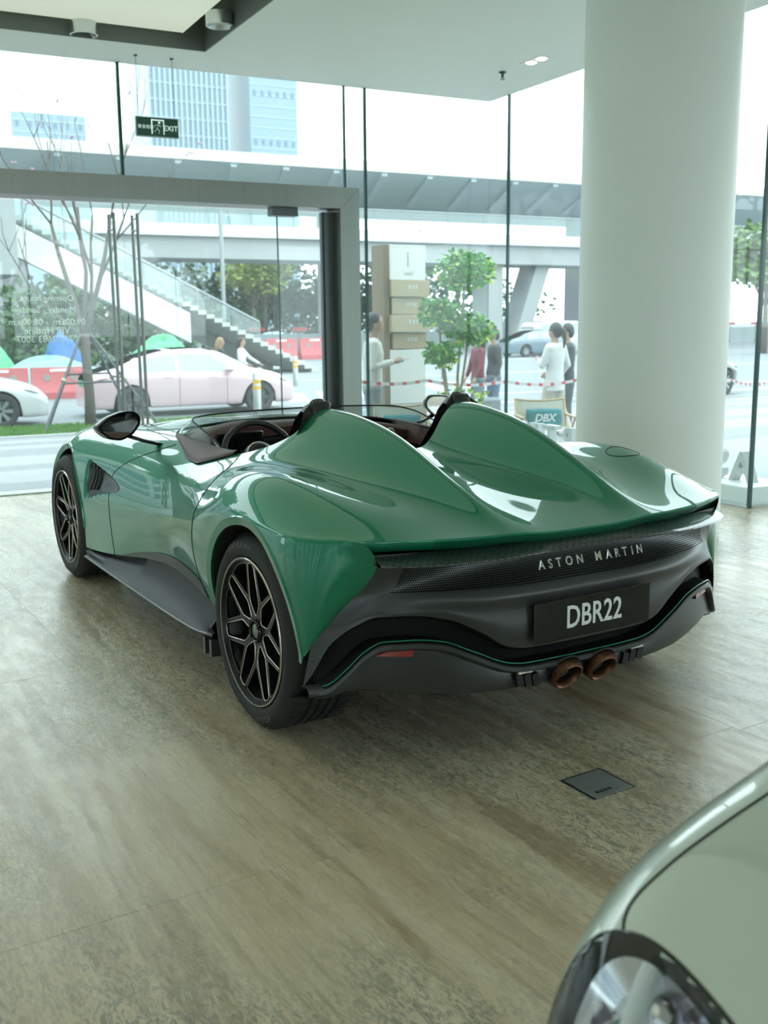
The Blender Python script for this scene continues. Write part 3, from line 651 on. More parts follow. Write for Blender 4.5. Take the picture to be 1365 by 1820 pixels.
# number plate
pq = thing('number_plate', None, None); pq.parent = car; D.objects.remove(pq)
q = MB(); q.box((-.262,-.070,-.004),(.262,.070,.004),bev=.003); MP = TR(-.776,-.008,.474) @ RZ(-PI/2) @ RX(PI/2)
MP = Matrix(((0,0,-1,-.778),(-1,0,0,-.008),(0,1,0,.474),(0,0,0,1)))
plate = mesh_obj('number_plate',[tuple(MP@Vector(v)) for v in q.V],q.F,m_gloss,car,auto=30)
V,F = text_geo('DBR22',.098,.0008,bold=.0012,space=1.02); V = [tuple(MP @ Vector((x*.88,y*1.12,z+.005))) for x,y,z in V]; mesh_obj('plate_lettering',V,F,mat('plate_white',(.85,.87,.85),.4),plate)
# recess and diffuser
DZ = [(0,.322),(.25,.324),(.31,.332),(.46,.395),(.56,.438),(.65,.450),(.74,.448),(.79,.420),(.85,.350),(.90,.302),(.96,.290)]
D0 = fline(-.750,-.490,.948,DZ); B7 = FL[7](ww); d0 = D0(ww)
bot = pchip([0,.1,.24,.476,.70,.80,.90,.96],[.238,.238,.240,.250,.282,.292,.262,.262])(np.abs(d0[:,1]))
def sh(P,dx,dz): return P+np.array([dx,0,dz])
B7 = B7[3:-3]; d1 = d0; d0 = d0[3:-3]
rows = np.stack([B7,sh(B7,.015,-.012),sh(B7,.07,-.010),np.stack([d0[:,0]+.07,d0[:,1],d0[:,2]+.006],1),sh(d0,.012,.004),d0],1); grid_mesh('bumper_recess',rows,mat('recess_black',(.006,.007,.007),.6,spec=.2),car,auto=40); d0 = d1
rows = np.stack([sh(d0,.05,.002),sh(d0,.006,.001),sh(d0,-.002,-.006),sh(d0,-.002,-.020),sh(d0,.006,-.027),np.stack([d0[:,0]+.028,d0[:,1],np.minimum(d0[:,2]-.034,d0[:,2]-.03)],1),np.stack([d0[:,0]+.022,d0[:,1],np.minimum(bot+.03,d0[:,2]-.036)],1),np.stack([d0[:,0]+.030,d0[:,1],np.minimum(bot,d0[:,2]-.038)],1),np.stack([d0[:,0]+.055,d0[:,1],np.minimum(bot-.012,d0[:,2]-.045)],1),np.stack([d0[:,0]*0-.12,d0[:,1]*.95,bot*0+.150],1)],1)
dif = grid_mesh('diffuser',rows,m_satin,car,auto=45)
q = MB(); q.tube(sh(d0[3:-3],.006,.007),.0028,6); q.build('green_pinstripe',m_green,dif,smooth=True)
for sgn in (1,-1):
    # red reflector
    ys = lin(.648,.757,12)*sgn; xx = D0(ys/.958)[:,0]+.018; zt_ = pchip([.64,.70,.757],[.428,.425,.412])(np.abs(ys)); zb = pchip([.64,.757],[.396,.404])(np.abs(ys))
    R = np.stack([np.stack([xx+.01,ys,zt_],1),np.stack([xx,ys,zt_-.002],1),np.stack([xx-.001,ys,zb+.002],1),np.stack([xx+.012,ys,zb-.001],1)],1); grid_mesh('reflector',R,mat('red_reflector',(.32,.022,.020),.25,coat=.5),dif,flip=sgn<0)
    # vents and script plate beside the exhausts
    for k in range(3):
        q = MB(); yb = sgn*(.205+.035*k); q.box((-.737,-.013,-.022),(-.715,.013,.022),TR(0,yb,.262+.006*k) @ RX(-sgn*.25)); q.build('vent_slot',m_gap,dif)
    q = MB(); q.box((-.742,-.030,-.006),(-.728,.030,.006),TR(0,sgn*.255,.301)); q.build('script_plate',mat('badge_silver'),dif)
# exhaust tips
for sgn in (1,-1):
    M = TR(-.752,sgn*.080,.258) @ RY(-PI/2-.52); q = MB()
    q.lathe([(.050,-.032),(.060,-.032),(.062,-.015),(.060,.004),(.052,.010),(.047,.004),(.045,-.015),(.044,-.032)],40,M)
    ex_ = q.build('exhaust_tip',m_copper,car)
    q = MB()
    for k in range(40):
        a = 2*PI*k/40; q.tube([M@Vector((.0625*math.cos(a),.0625*math.sin(a),-.03)),M@Vector((.0635*math.cos(a),.0635*math.sin(a),-.012)),M@Vector((.058*math.cos(a),.058*math.sin(a),.009))],.0016,4)
    q.build('ribbing',m_copper,ex_,smooth=True)
    q = MB(); q.lathe([(0,-.03),(.045,-.03)],32,M); q.lathe([(.030,-.029),(.033,-.012),(.030,-.012),(.027,-.029)],32,M); q.build('inner_pipe',mat('pipe_dark',(.03,.028,.026),.4,.8),ex_)
    q = MB(); q.lathe([(.060,-.034),(.067,-.030),(.066,-.022),(.062,-.024)],40,M); q.build('bezel',mat('satin_black'),ex_)
# --- sills
xs = lin(.42,2.24,40)
for sgn in (1,-1):
    lowS = S(xs,sgn*12.0); yb = np.abs(lowS[:,1]); zb = lowS[:,2]; bl = pchip([.42,.6,.9,2.0,2.24],[.235,.225,.222,.215,.215])(xs); oy = pchip([.42,.55,1.0,2.24],[.925,.945,.955,.955])(xs)
    prof = [(yb-.004,zb+.006),(yb-.022,zb-.004),(yb-.030,(zb+bl)/2+.02),(yb+.015,bl+.030),(oy-.015,bl+.008),(oy,bl+.001),(oy-.002,bl-.010),(oy-.03,bl-.022),(yb-.15,bl-.06)]
    R = np.stack([np.stack([xs,sgn*a,b],1) for a,b in prof],1); sl = grid_mesh('side_skirt',R,mat('skirt_black',(.012,.015,.018),.42,spec=.3),car,auto=50,flip=sgn<0)
    q = MB(); q.tube(R[:,5],.004,6); q.build('blade_edge',mat('edge_grey',(.28,.29,.28),.35,.6),sl,smooth=True)
    for x,z in ((.50,.19),(.43,.195)):
        q = MB(); q.box((x-.012,sgn*.90-.02,z-.05),(x+.012,sgn*.90+.03,z+.02)); q.build('strake',m_satin,sl)
# underbody
q = MB(); q.box((-.10,-.50,.17),(3.35,.50,.30)); q.box((.42,-.82,.15),(2.24,.82,.28)); q.box((-.36,-.50,.3),(.25,.50,.70)); q.box((2.0,-.52,.3),(3.2,.52,.62)); q.build('underbody',mat('liner_black'),car)
# ------------------------------------------------------------------ wheels
def plate_with_holes(outer, holes, z0, z1, dish):
    bm = bmesh.new(); edges = []
    for poly in [outer]+holes:
        vs = [bm.verts.new((x,y,0)) for x,y in poly]
        edges += [bm.edges.new((vs[i],vs[(i+1)%len(vs)])) for i in range(len(vs))]
    bmesh.ops.triangle_fill(bm,use_beauty=True,use_dissolve=False,edges=edges,normal=(0,0,1))
    bmesh.ops.recalc_face_normals(bm,faces=bm.faces)
    r = bmesh.ops.extrude_face_region(bm,geom=list(bm.faces)); up = [v for v in r['geom'] if isinstance(v,bmesh.types.BMVert)]; ups = set(up)
    for v in bm.verts: v.co.z = (z1 if v in ups else z0)+dish(math.hypot(v.co.x,v.co.y))
    bmesh.ops.recalc_face_normals(bm,faces=bm.faces)
    V = [tuple(v.co) for v in bm.verts]; bm.verts.index_update(); F = [tuple(v.index for v in f.verts) for f in bm.faces]; bm.free(); return V,F
def rounded(poly, r=.008, n=3):
    out = []; m = len(poly)
    for i in range(m):
        p = Vector(poly[i]); a = Vector(poly[i-1]); b = Vector(poly[(i+1)%m]); d1 = (a-p); d2 = (b-p); l = min(r,d1.length*.4,d2.length*.4)
        s1 = p+d1.normalized()*l; s2 = p+d2.normalized()*l
        for k in range(n+1):
            t = k/n; out.append(tuple((s1*(1-t)**2+p*2*t*(1-t)+s2*t*t)))
    return out
def rot2(poly, a): c,s = math.cos(a),math.sin(a); return [(x*c-y*s,x*s+y*c) for x,y in poly]
TR_, RR = .361, .270
def dish(r): return -.022*max(0,1-r/.26)**1.0 - (0 if r < .25 else 0)
def make_wheel(spin):
    root = D.objects.new('wheel',None); root.empty_display_size=.1; COL.objects.link(root); root.parent = car
    hw_ = .150
    q = MB(); prof = [(RR-.004,.128),(RR+.012,.143),(RR+.030,.150),(.325,.147),(.345,.132),(.3565,.112)]
    def groove(z): return [(.3605,z+.008),(.352,z+.006),(.352,z-.006),(.3605,z-.008)]
    pr = prof+[(.3605,.10)]+groove(.055)+groove(.018)+groove(-.018)+groove(-.055)+[(.3605,-.10),(.3565,-.112),(.345,-.132),(.325,-.147),(RR+.01,-.143),(RR-.004,-.128)]
    q.lathe(pr[::-1],96); ty = q.build('tyre',m_rubber,root,auto=50)
    q = MB()
    for k in range(64):   # shoulder sipes
        a = 2*PI*k/64; c,s = math.cos(a),math.sin(a)
        for z0,z1 in ((.066,.118),(-.118,-.066)): q.tube([(.3612*c,.3612*s,z0),(.3612*math.cos(a+.02),.3612*math.sin(a+.02),(z0+z1)/2),((.3612 if z0<0 else .3585)*math.cos(a+.03),(.3612 if z0<0 else .3585)*math.sin(a+.03),z1)],.0018,4)
    o_ = q.build('tread_sipes',m_gap,root,smooth=True); o_['kind'] = 'stuff'
    for txt,a0,sz in (('MICHELIN',PI/2+.25,.030),('LE MICHELIN MAN',-PI/2+.1,.026),('PILOT SPORT',PI/2-.62,.018)):
        V,F = text_geo(txt,sz,.0006,bold=.001); q = MB(); V2 = []
        for x,y,z in V:
            r = .320+y; a = a0-x/.320; V2.append((r*math.cos(a),r*math.sin(a),.1487-abs(r-.315)*.10+z))
        q.add(V2,F); q.build('sidewall_lettering',mat('tyre_text',(.036,.037,.036),.5),root)
    # rim barrel
    q = MB(); q.lathe([(RR+.004,.140),(RR+.001,.147),(RR-.006,.147),(RR-.010,.135),(RR-.028,.10),(RR-.034,-.05),(RR-.02,-.13),(RR+.002,-.14)],72); rim = q.build('rim',m_rim,root)
    q = MB(); q.lathe([(RR-.002,.1465),(RR+.002,.1475),(RR+.005,.144)],72); q.build('rim_edge',m_silver,root)
    N7 = 7; hexp = [(.254,-.025),(.254,.025),(.108,.041),(.058,.008),(.058,-.008),(.108,-.041)]
    tri = [(.130,0),(.238,-.073),(.247,-.045),(.2545,0),(.247,.045),(.238,.073)]
    holes = []; hx = []; tx = []
    for k in range(N7):
        a = spin+2*PI*k/N7; h_ = rounded(rot2(hexp,a),.016,3); t_ = rounded(rot2(tri,a+PI/N7),.008,2); holes += [h_,t_]; hx.append(h_); tx.append(t_)
    outer = [(.262*math.cos(2*PI*k/84),.262*math.sin(2*PI*k/84)) for k in range(84)]
    V,F = plate_with_holes(outer,holes,.090,.132,dish); mesh_obj('spokes',V,F,m_rim,root,auto=30)
    me1 = me2 = None
    for k in range(N7):
        if k == 0:
            q = MB(); q.tube([(x,y,.1325+dish(math.hypot(x,y))) for x,y in hx[0]],.0026,5,closed=True); o1 = q.build('window_edging',m_silver,root,smooth=True); me1 = o1.data
            q = MB(); q.tube([(x,y,.1320+dish(math.hypot(x,y))) for x,y in tx[0]],.0012,5,closed=True); o2 = q.build('outer_edging',mat('grey_edge',(.22,.22,.21),.3,.8),root,smooth=True); me2 = o2.data
        else:
            o1 = link(D.objects.new('window_edging',me1),root); o2 = link(D.objects.new('outer_edging',me2),root)
        o1.rotation_euler = o2.rotation_euler = (0,0,2*PI*k/N7)
    q = MB(); q.lathe([(.046,.105),(.046,.122),(.040,.130),(.034,.124),(.034,.108),(0,.108)],36); hb = q.build('hub_ring',m_gloss,root)
    q = MB(); q.lathe([(.026,.108),(.026,.122),(.022,.124),(0,.124)],32); q.build('hub_cap',mat('hub_cap_grey',(.20,.24,.21),.35,.6),root)
    q = MB(); q.lathe([(.05,.0),(.19,.0),(.19,-.03),(.05,-.03)],48,closed=True); q.build('brake_disc',mat('disc_steel',(.07,.07,.07),.4,.9),root)
    q = MB(); q.lathe([(.13,.03),(.20,.03),(.205,-.05),(.13,-.05)],14,closed=True,a0=2.2,a1=3.5); q.build('brake_caliper',mat('caliper_dark',(.02,.022,.022),.4),root)
    return root
wh = make_wheel(.12)
ws = [wh]+[copy_tree(wh,car) for _ in range(3)]
for o,(x,y,s,r) in zip(ws,((0,.795,1,0.10),(2.705,.790,1,.55),(0,-.795,-1,.3),(2.705,-.790,-1,.9))):
    # wheel axis z -> outward
    o.matrix_local = TR(x,y,.361) @ RX(-PI/2 if s>0 else PI/2) @ RZ(r)
for o in ws: tag(o)
# ------------------------------------------------------------------ cockpit
xs = lin(.40,1.75,20); cock = MB()
cock.box((.45,-.62,.30),(1.95,.62,.34)); cock.box((.38,-.62,.3),(.48,.62,.90)); cock.box((1.86,-.6,.3),(1.95,.6,.88))
for s in (-1,1): cock.box((.45,s*.64-.015,.3),(1.9,s*.64+.015,.865))
cock.build('cockpit_tub',mat('cockpit_black',(.010,.010,.010),.6),car)
# door-top leather caps and dash
for sgn in (1,-1):
    xa = lin(.76,1.56,40); vo = pchip([.76,.85,.95,1.05,1.3,1.56],[5.12,5.75,6.15,6.12,5.65,5.06])(xa); t = lin(0,1,10)[None,:]
    V = 4.86+(vo[:,None]-4.86)*t; X = np.repeat(xa[:,None],10,1)
    P = S(X,sgn*V); n = Sn(X,sgn*V); edge = np.sin(np.clip(t,0,1)*PI)**.5*.010+.004; P = P+n*edge[...,None]
    P2 = np.concatenate([P,(S(X[:,-1:],sgn*V[:,-1:])-n[:,-1:]*.004)],1); P2 = np.concatenate([P2[:,:1]-np.array([0,sgn*.03,.10]),P2],1)
    cap = grid_mesh('door_cap',P2 if sgn>0 else P2[:,::-1],m_leather,car,auto=60)
    q = MB(); q.tube((P[:,-1]+n[:,-1]*.001),.0035,6); q.build('piping',m_blackleather,cap,smooth=True)
yy = lin(-.60,.60,61); top = .955-.05*np.abs(yy/.6)**2.5+0*yy
def brow(y): return .022*np.exp(-((y-.36)/.17)**4)
dx = pchip([0,.3,.6],[1.50,1.46,1.36])(np.abs(yy)); b_ = brow(yy)
rows = np.stack([np.stack([dx+.32,yy,top-.012],1),np.stack([dx+.15,yy,top+.002+b_],1),np.stack([dx+.03,yy,top+b_],1),np.stack([dx,yy,top-.018+b_],1),np.stack([dx+.01,yy,top-.06],1)],1); dash = grid_mesh('dashboard',rows,m_leather,car,auto=60,flip=True)
rows = np.stack([np.stack([dx+.01,yy,top-.06],1),np.stack([dx+.06,yy,top-.075],1),np.stack([dx+.05,yy,top-.20],1),np.stack([dx+.10,yy,top-.45],1)],1); grid_mesh('lower_dash',rows,m_blackleather,dash,auto=60,flip=True)
q = MB(); q.box((1.40,.235,.845),(1.42,.49,.935),bev=.006); q.build('instrument_screen',mat('screen_black',(.006,.007,.008),.1),dash)
q = MB(); q.box((1.385,-.13,.80),(1.40,.13,.90),bev=.004); q.build('centre_screen',mat('screen_black'),dash)
for y in (-.19,-.50):
    q = MB(); q.lathe([(.030,-.01),(.038,-.01),(.040,.006),(.034,.010),(.030,.004)],28,TR(1.395,y,.865) @ RY(-PI/2)); q.build('air_vent',mat('badge_silver'),dash)
q = MB(); q.box((.50,-.11,.30),(1.45,.11,.66),bev=.03); q.build('centre_console',m_blackleather,car)
# steering wheel
M = TR(1.17,.36,.835) @ RY(-PI/2+.42); q = MB(); a = lin(0,2*PI,49)[:-1]
q.tube([M@Vector((.180*math.cos(x)*(.96 if abs(math.cos(x))>.7 else 1),.180*math.sin(x),0)) for x in a],.0155,10,closed=True); sw = q.build('steering_wheel',m_blackleather,car,smooth=True)
q = MB(); q.lathe([(0,.03),(.055,.028),(.072,.012),(.076,-.02),(0,-.03)],32,M); hub = q.build('steering_hub',m_blackleather,sw)
q = MB(); q.lathe([(.069,.0180),(.0715,.0165),(.0735,.0125)],40,M); q.build('hub_trim',mat('badge_silver'),sw)
for ang in (PI/2,-PI/2,PI):
    q = MB(); c,s = math.cos(ang),math.sin(ang); q.tube([M@Vector((.065*c,.065*s,-.005)),M@Vector((.120*c,.120*s,-.012)),M@Vector((.172*c,.172*s,-.002))],[.022,.018,.016],8,flat=.45); q.build('spoke',mat('spoke_black',(.02,.021,.022),.25),sw,smooth=True)
q = MB(); q.tube([M@Vector((0,0,-.02)),M@Vector((0,0,-.25))],.04,12); q.build('steering_column',m_blackleather,sw)
# seats
for sgn in (1,-1):
    y = sgn*.36; seat = D.objects.new('seat',None); COL.objects.link(seat); seat.parent = car; seat.location = (0,y,0)
    q = MB(); prof = [(.60,.48),(.56,.70),(.525,.90),(.510,1.02),(.515,1.09),(.535,1.128),(.565,1.130),(.585,1.10),(.590,1.03),(.62,.90),(.66,.70),(.70,.55)]
    wdt = [.23,.235,.22,.14,.105,.085,.085,.10,.13,.20,.22,.22]; R = []
    for (x,z),w_ in zip(prof,wdt): R.append([(x+.02*abs(t)**2.5*0-.02*abs(t)**3,w_*t,z-.03*abs(t)**3) for t in lin(-1,1,13)])
    grid_mesh('backrest',np.array(R),m_blackleather,seat,auto=60)
    q = MB(); q.box((-.012,-.045,-.04),(.016,.045,.055),TR(.515,0,1.085) @ RY(.08),bev=.012); q.tube([(.505,0,1.07),(.512,0,1.118),(.545,0,1.137),(.585,0,1.115)],[.034,.036,.036,.030],10,flat=.35); q.build('headrest_pad',m_blackleather,seat,auto=60)
    q = MB(); q.sphere((.497,0,1.068),.005,8,6); q.build('stud',mat('badge_silver'),seat,smooth=True)
    q = MB(); q.box((.62,-.24,.36),(1.12,.24,.50),bev=.05); q.build('cushion',m_blackleather,seat)
# low windscreen, wrapping round
a = lin(-1,1,81); yb = .632*np.sign(a)*np.sin(np.clip(np.abs(a)/.86,0,1)*PI/2)**.9; xb = pchip([0,.4,.7,.82,.9,1.0],[1.78,1.73,1.62,1.48,1.30,1.00])(np.abs(a)); zb = pchip([0,.6,.85,1.0],[.955,.932,.916,.908])(np.abs(a))
xt = xb-pchip([0,.6,.8,.92,1],[.20,.20,.19,.12,.0])(np.abs(a)); zt_ = pchip([0,.6,.8,.9,1.0],[1.022,1.015,.995,.962,.912])(np.abs(a)); yt = yb*.985
m_screen = glass_mat('screen_glass',(.80,.86,.84),.02)
R = np.stack([np.stack([xb,yb,zb],1),np.stack([(xb+xt)/2+.012,(yb+yt)/2,(zb+zt_)/2+.006],1),np.stack([xt,yt,zt_],1)],1); ws_ = grid_mesh('windscreen',R,m_screen,car,auto=80)
q = MB(); q.tube(np.stack([xt,yt,zt_],1),.004,6); q.build('screen_edge',m_gap,ws_,smooth=True)
q = MB(); q.tube(np.stack([xb,yb,zb],1),.008,6); q.build('screen_seal',m_gap,ws_,smooth=True)
# mirrors
for sgn in (1,-1):
    mr = D.objects.new('wing_mirror',None); COL.objects.link(mr); mr.parent = car; mr.location = (1.515,sgn*.93,.988); mr.rotation_euler = (0,0,sgn*.26)
    out = [(-.108,.005),(-.106,.042),(-.078,.068),(-.01,.069),(.06,.048),(.122,.006),(.108,-.022),(.06,-.058),(.0,-.068),(-.062,-.045)]
    out = rounded(out,.018,3); lay = [(-.012,1.0),(-.004,1.03),(.02,1.02),(.06,.93),(.10,.72),(.125,.40)]; V = []; F = []; n = len(out)
    for x,sc in lay: V += [(x,sgn*-y*sc*-1,z*sc+(.0 if x<.05 else -.004)) for y,z in out]
    for i in range(len(lay)-1):
        for k in range(n): F.append((i*n+k,i*n+(k+1)%n,(i+1)*n+(k+1)%n,(i+1)*n+k))
    F.append(tuple(range((len(lay)-1)*n,len(lay)*n))); F = [f if sgn<0 else f[::-1] for f in F]
    hsg = mesh_obj('mirror_housing',V,F,m_gloss,mr,auto=50)
    V = [(-.006,sgn*y*.90,z*.86) for y,z in out]; mesh_obj('mirror_glass',V,[tuple(range(n)) if sgn<0 else tuple(range(n-1,-1,-1))],m_chrome,mr)
    V = [(-.008,sgn*y*.985,z*.985) for y,z in out]+[(-.008,sgn*y*.90,z*.86) for y,z in out]; F = [(i,(i+1)%n,n+(i+1)%n,n+i) for i in range(n)]; mesh_obj('mirror_surround',V,[f if sgn<0 else f[::-1] for f in F],m_gloss,mr)
    q = MB(); q.tube([(.03,-sgn*.05,-.05),(.0,-sgn*.13,-.082),(-.02,-sgn*.22,-.105)],[.020,.018,.024],10,flat=.5); q.build('mirror_stalk',m_gloss,mr,smooth=True)
MSCALE = .62
# ------------------------------------------------------------------ street outside
ROADZ = -.5
m_asph = mat('asphalt',(.30,.33,.345),.85,noise=.12,nscale=3)
m_pave = mat('paving_granite',(.37,.40,.415),.6,noise=.08,nscale=6)
m_pave2 = mat('paving_granite_dark',(.25,.275,.29),.6,noise=.08,nscale=6)
m_kerb = mat('kerb_stone',(.55,.57,.57),.7,noise=.06)
m_white = mat('road_paint',(.82,.84,.84),.6)
m_conc = mat('concrete',(.50,.53,.53),.75,noise=.08,nscale=1.5)
m_concl = mat('pale_concrete',(.72,.73,.69),.7,noise=.05,nscale=1.5)
m_metal = mat('grey_metal',(.45,.49,.50),.4,.7)
m_clear = glass_mat('rail_glass',(.86,.93,.92),.10)
gr = thing('ground', None, None, kind='structure')
mb = MB(); mb.box((-260,-160,-.9),(420,520,ROADZ)); mb.build('street', m_asph, gr)
def zramp(y): return -.06-(min(max(y,9.6),18.8)-9.6)*.0435
# forecourt: long granite strips stepping gently down to the street
fc = thing('forecourt', None, None, kind='structure')
n = 13; y0 = 9.565
for k in range(n):
    ya = 9.565+k*.71; yb = ya+.706; za, zb = zramp(ya), zramp(yb); x0, x1 = -9, 34
    V = [(x0,ya,-.6),(x1,ya,-.6),(x1,yb,-.6),(x0,yb,-.6),(x0,ya,za),(x1,ya,za),(x1,yb,zb),(x0,yb,zb)]
    mesh_obj('paving_strip',V,[(3,2,1,0),(4,5,6,7),(0,1,5,4),(1,2,6,5),(2,3,7,6),(3,0,4,7)],(m_pave,m_pave2,m_pave)[k%3] if k%4 else m_pave2,fc)
mb = MB(); mb.box((GX+.06,RY0+.03,-.6),(34,9.56,-.06)); mb.build('paving_apron', m_pave, fc)
mb = MB(); mb.box((-40,-40,-.6),(-7.1,9.56,-.07)); mb.build('side_pavement', m_pave, fc)
kb = thing('kerb', None, None, kind='structure')
for k in range(24):
    mb = MB(); mb.box((-9+k*1.8,18.80,-.6),(-9+k*1.8+1.79,18.95,-.44)); mb.build('kerb_stone', m_kerb, kb)
# grass verge
gb = mat('grass_soil',(.085,.16,.035),.9,noise=.3,nscale=5)
gv = thing('grass_verge', None, None, kind='structure')
mb = MB(); mb.box((-9,18.95,-.55),(7.2,20.55,-.44)); mb.box((-9,20.55,-.55),(7.2,20.67,-.45)); mb.build('verge_bed', gb, gv)
V = []; F = []; rnd = random.Random(3)
for k in range(9000):
    x = rnd.uniform(.5,7.1); y = rnd.uniform(18.98,20.55); a = rnd.uniform(0,PI); h = rnd.uniform(.04,.085); w_ = .012; dx,dy = math.cos(a)*w_,math.sin(a)*w_; l = rnd.uniform(-.03,.03)
    i = len(V); V += [(x-dx,y-dy,-.445),(x+dx,y+dy,-.445),(x+l,y+l,-.445+h)]; F.append((i,i+1,i+2))
gs = mesh_obj('grass',V,F,mat('grass_blade',(.13,.33,.05),.7,noise=.4,nscale=3),gv); gs['kind'] = 'stuff'
# zebra crossing and lane paint
for k in range(9):
    mb = MB(); mb.box((-.25,-1.6,0),(.25,1.6,.006)); o = mb.build('crossing_stripe', m_white, gr); o.location = (9.6+k*1.05,25.2+.35*k,ROADZ); o.rotation_euler = (0,0,-.35)
for k,(x0,x1,y) in enumerate(((2,60,33.0),(12,70,44.0),(20,90,47.5),(8,34,20.9),(14,40,23.5))):
    mb = MB(); mb.box((x0,y,ROADZ),(x1,y+.18,ROADZ+.006)); mb.build('lane_line', m_white, gr)
# ------------------------------------------------------------------ lofted vehicles
class Loft:
    def __init__(s, xs, tab):
        s.xs = np.array(xs,float); s.f = [[pchip(s.xs-s.xs[0]-1e-9,tab[:,k,c]) for c in (0,1)] for k in range(tab.shape[1])]; n = tab.shape[1]; s.n = n
        s.k = np.concatenate([-np.arange(n-1,0,-1),np.arange(n)]).astype(float); s.op = natspline(s.k)
    def S(s, x, v):
        shp = np.broadcast(x,v).shape; x = np.broadcast_to(x,shp).ravel().astype(float); v = np.broadcast_to(v,shp).ravel().astype(float)
        L = np.array([[g(x-s.xs[0]) for g in q] for q in s.f])      # (n,2,N)
        Y = np.concatenate([-L[:0:-1,0],L[:,0]]); Z = np.concatenate([L[:0:-1,1],L[:,1]])
        return np.stack([x,speval(s.k,Y,s.op@Y,v),speval(s.k,Z,s.op@Z,v)],1).reshape(*shp,3)
    def N(s, x, v):
        e=.01; a = s.S(np.clip(x+e,s.xs[0],s.xs[-1]),v)-s.S(np.clip(x-e,s.xs[0],s.xs[-1]),v); b = s.S(x,v+.03)-s.S(x,v-.03); n = np.cross(a,b); return n/(np.linalg.norm(n,axis=-1,keepdims=True)+1e-9)
    def patch(s, name, X, V, m, parent, off=0):
        n = s.N(X,V); return grid_mesh(name,s.S(X,V)+n*off,m,parent,n)
m_skyglass = mat('sky_glass',(.50,.66,.68),.06,coat=.4); m_dtint = mat('dark_tinted_glass',(.03,.04,.045),.06)  # pale street-car glass: reflected sky put into its teal colour
m_tyre2 = mat('street_tyre',(.03,.032,.033),.7); m_alloy = mat('alloy',(.50,.53,.54),.3,.8); m_dalloy = mat('dark_alloy',(.10,.11,.115),.35,.7)
WM = {}
def street_wheel(parent, x, y, z, r, m_al, ns=10, side=1):
    key = (round(r,3),m_al.name,ns)
    if key not in WM:
        q = MB(); q.lathe([(r*.66,.10),(r*.74,.112),(r*.94,.105),(r,.07),(r,-.07),(r*.94,-.105),(r*.66,-.10)][::-1],32); t = q.build('tyre',m_tyre2,None)
        q = MB(); q.lathe([(0,.05),(r*.14,.06),(r*.15,.04),(r*.55,.02),(r*.60,.075),(r*.68,.095),(r*.68,-.1)],32)
        q.lathe([(0,.075),(r*.13,.07),(r*.15,.05)],16)
        d = q.build('wheel_dish',m_dalloy if m_al is m_alloy else mat('gloss_black'),None)
        q = MB()
        for k in range(ns):
            a = 2*PI*k/ns; c,s_ = math.cos(a),math.sin(a); w_ = r*.06; q.add([(r*.10*c-w_*s_,r*.10*s_+w_*c,.075),(r*.10*c+w_*s_,r*.10*s_-w_*c,.075),(r*.64*c+w_*1.9*s_,r*.64*s_-w_*1.9*c,.088),(r*.64*c-w_*1.9*s_,r*.64*s_+w_*1.9*c,.088),(r*.10*c,r*.10*s_,.03),(r*.64*c,r*.64*s_,.04)],[(0,1,2,3),(1,0,4),(2,1,4,5),(3,2,5),(0,3,5,4)])
        sp = q.build('spokes',m_al,None,auto=20); WM[key] = (t.data,d.data,sp.data)
        for o in (t,d,sp): D.objects.remove(o)
    w_ = D.objects.new('wheel',None); COL.objects.link(w_); w_.parent = parent; w_.matrix_local = TR(x,y,z) @ RX(PI/2 if side<0 else -PI/2)
    for nm,me in zip(('tyre','wheel_dish','spokes'),WM[key]): link(D.objects.new(nm,me),w_)
    return w_
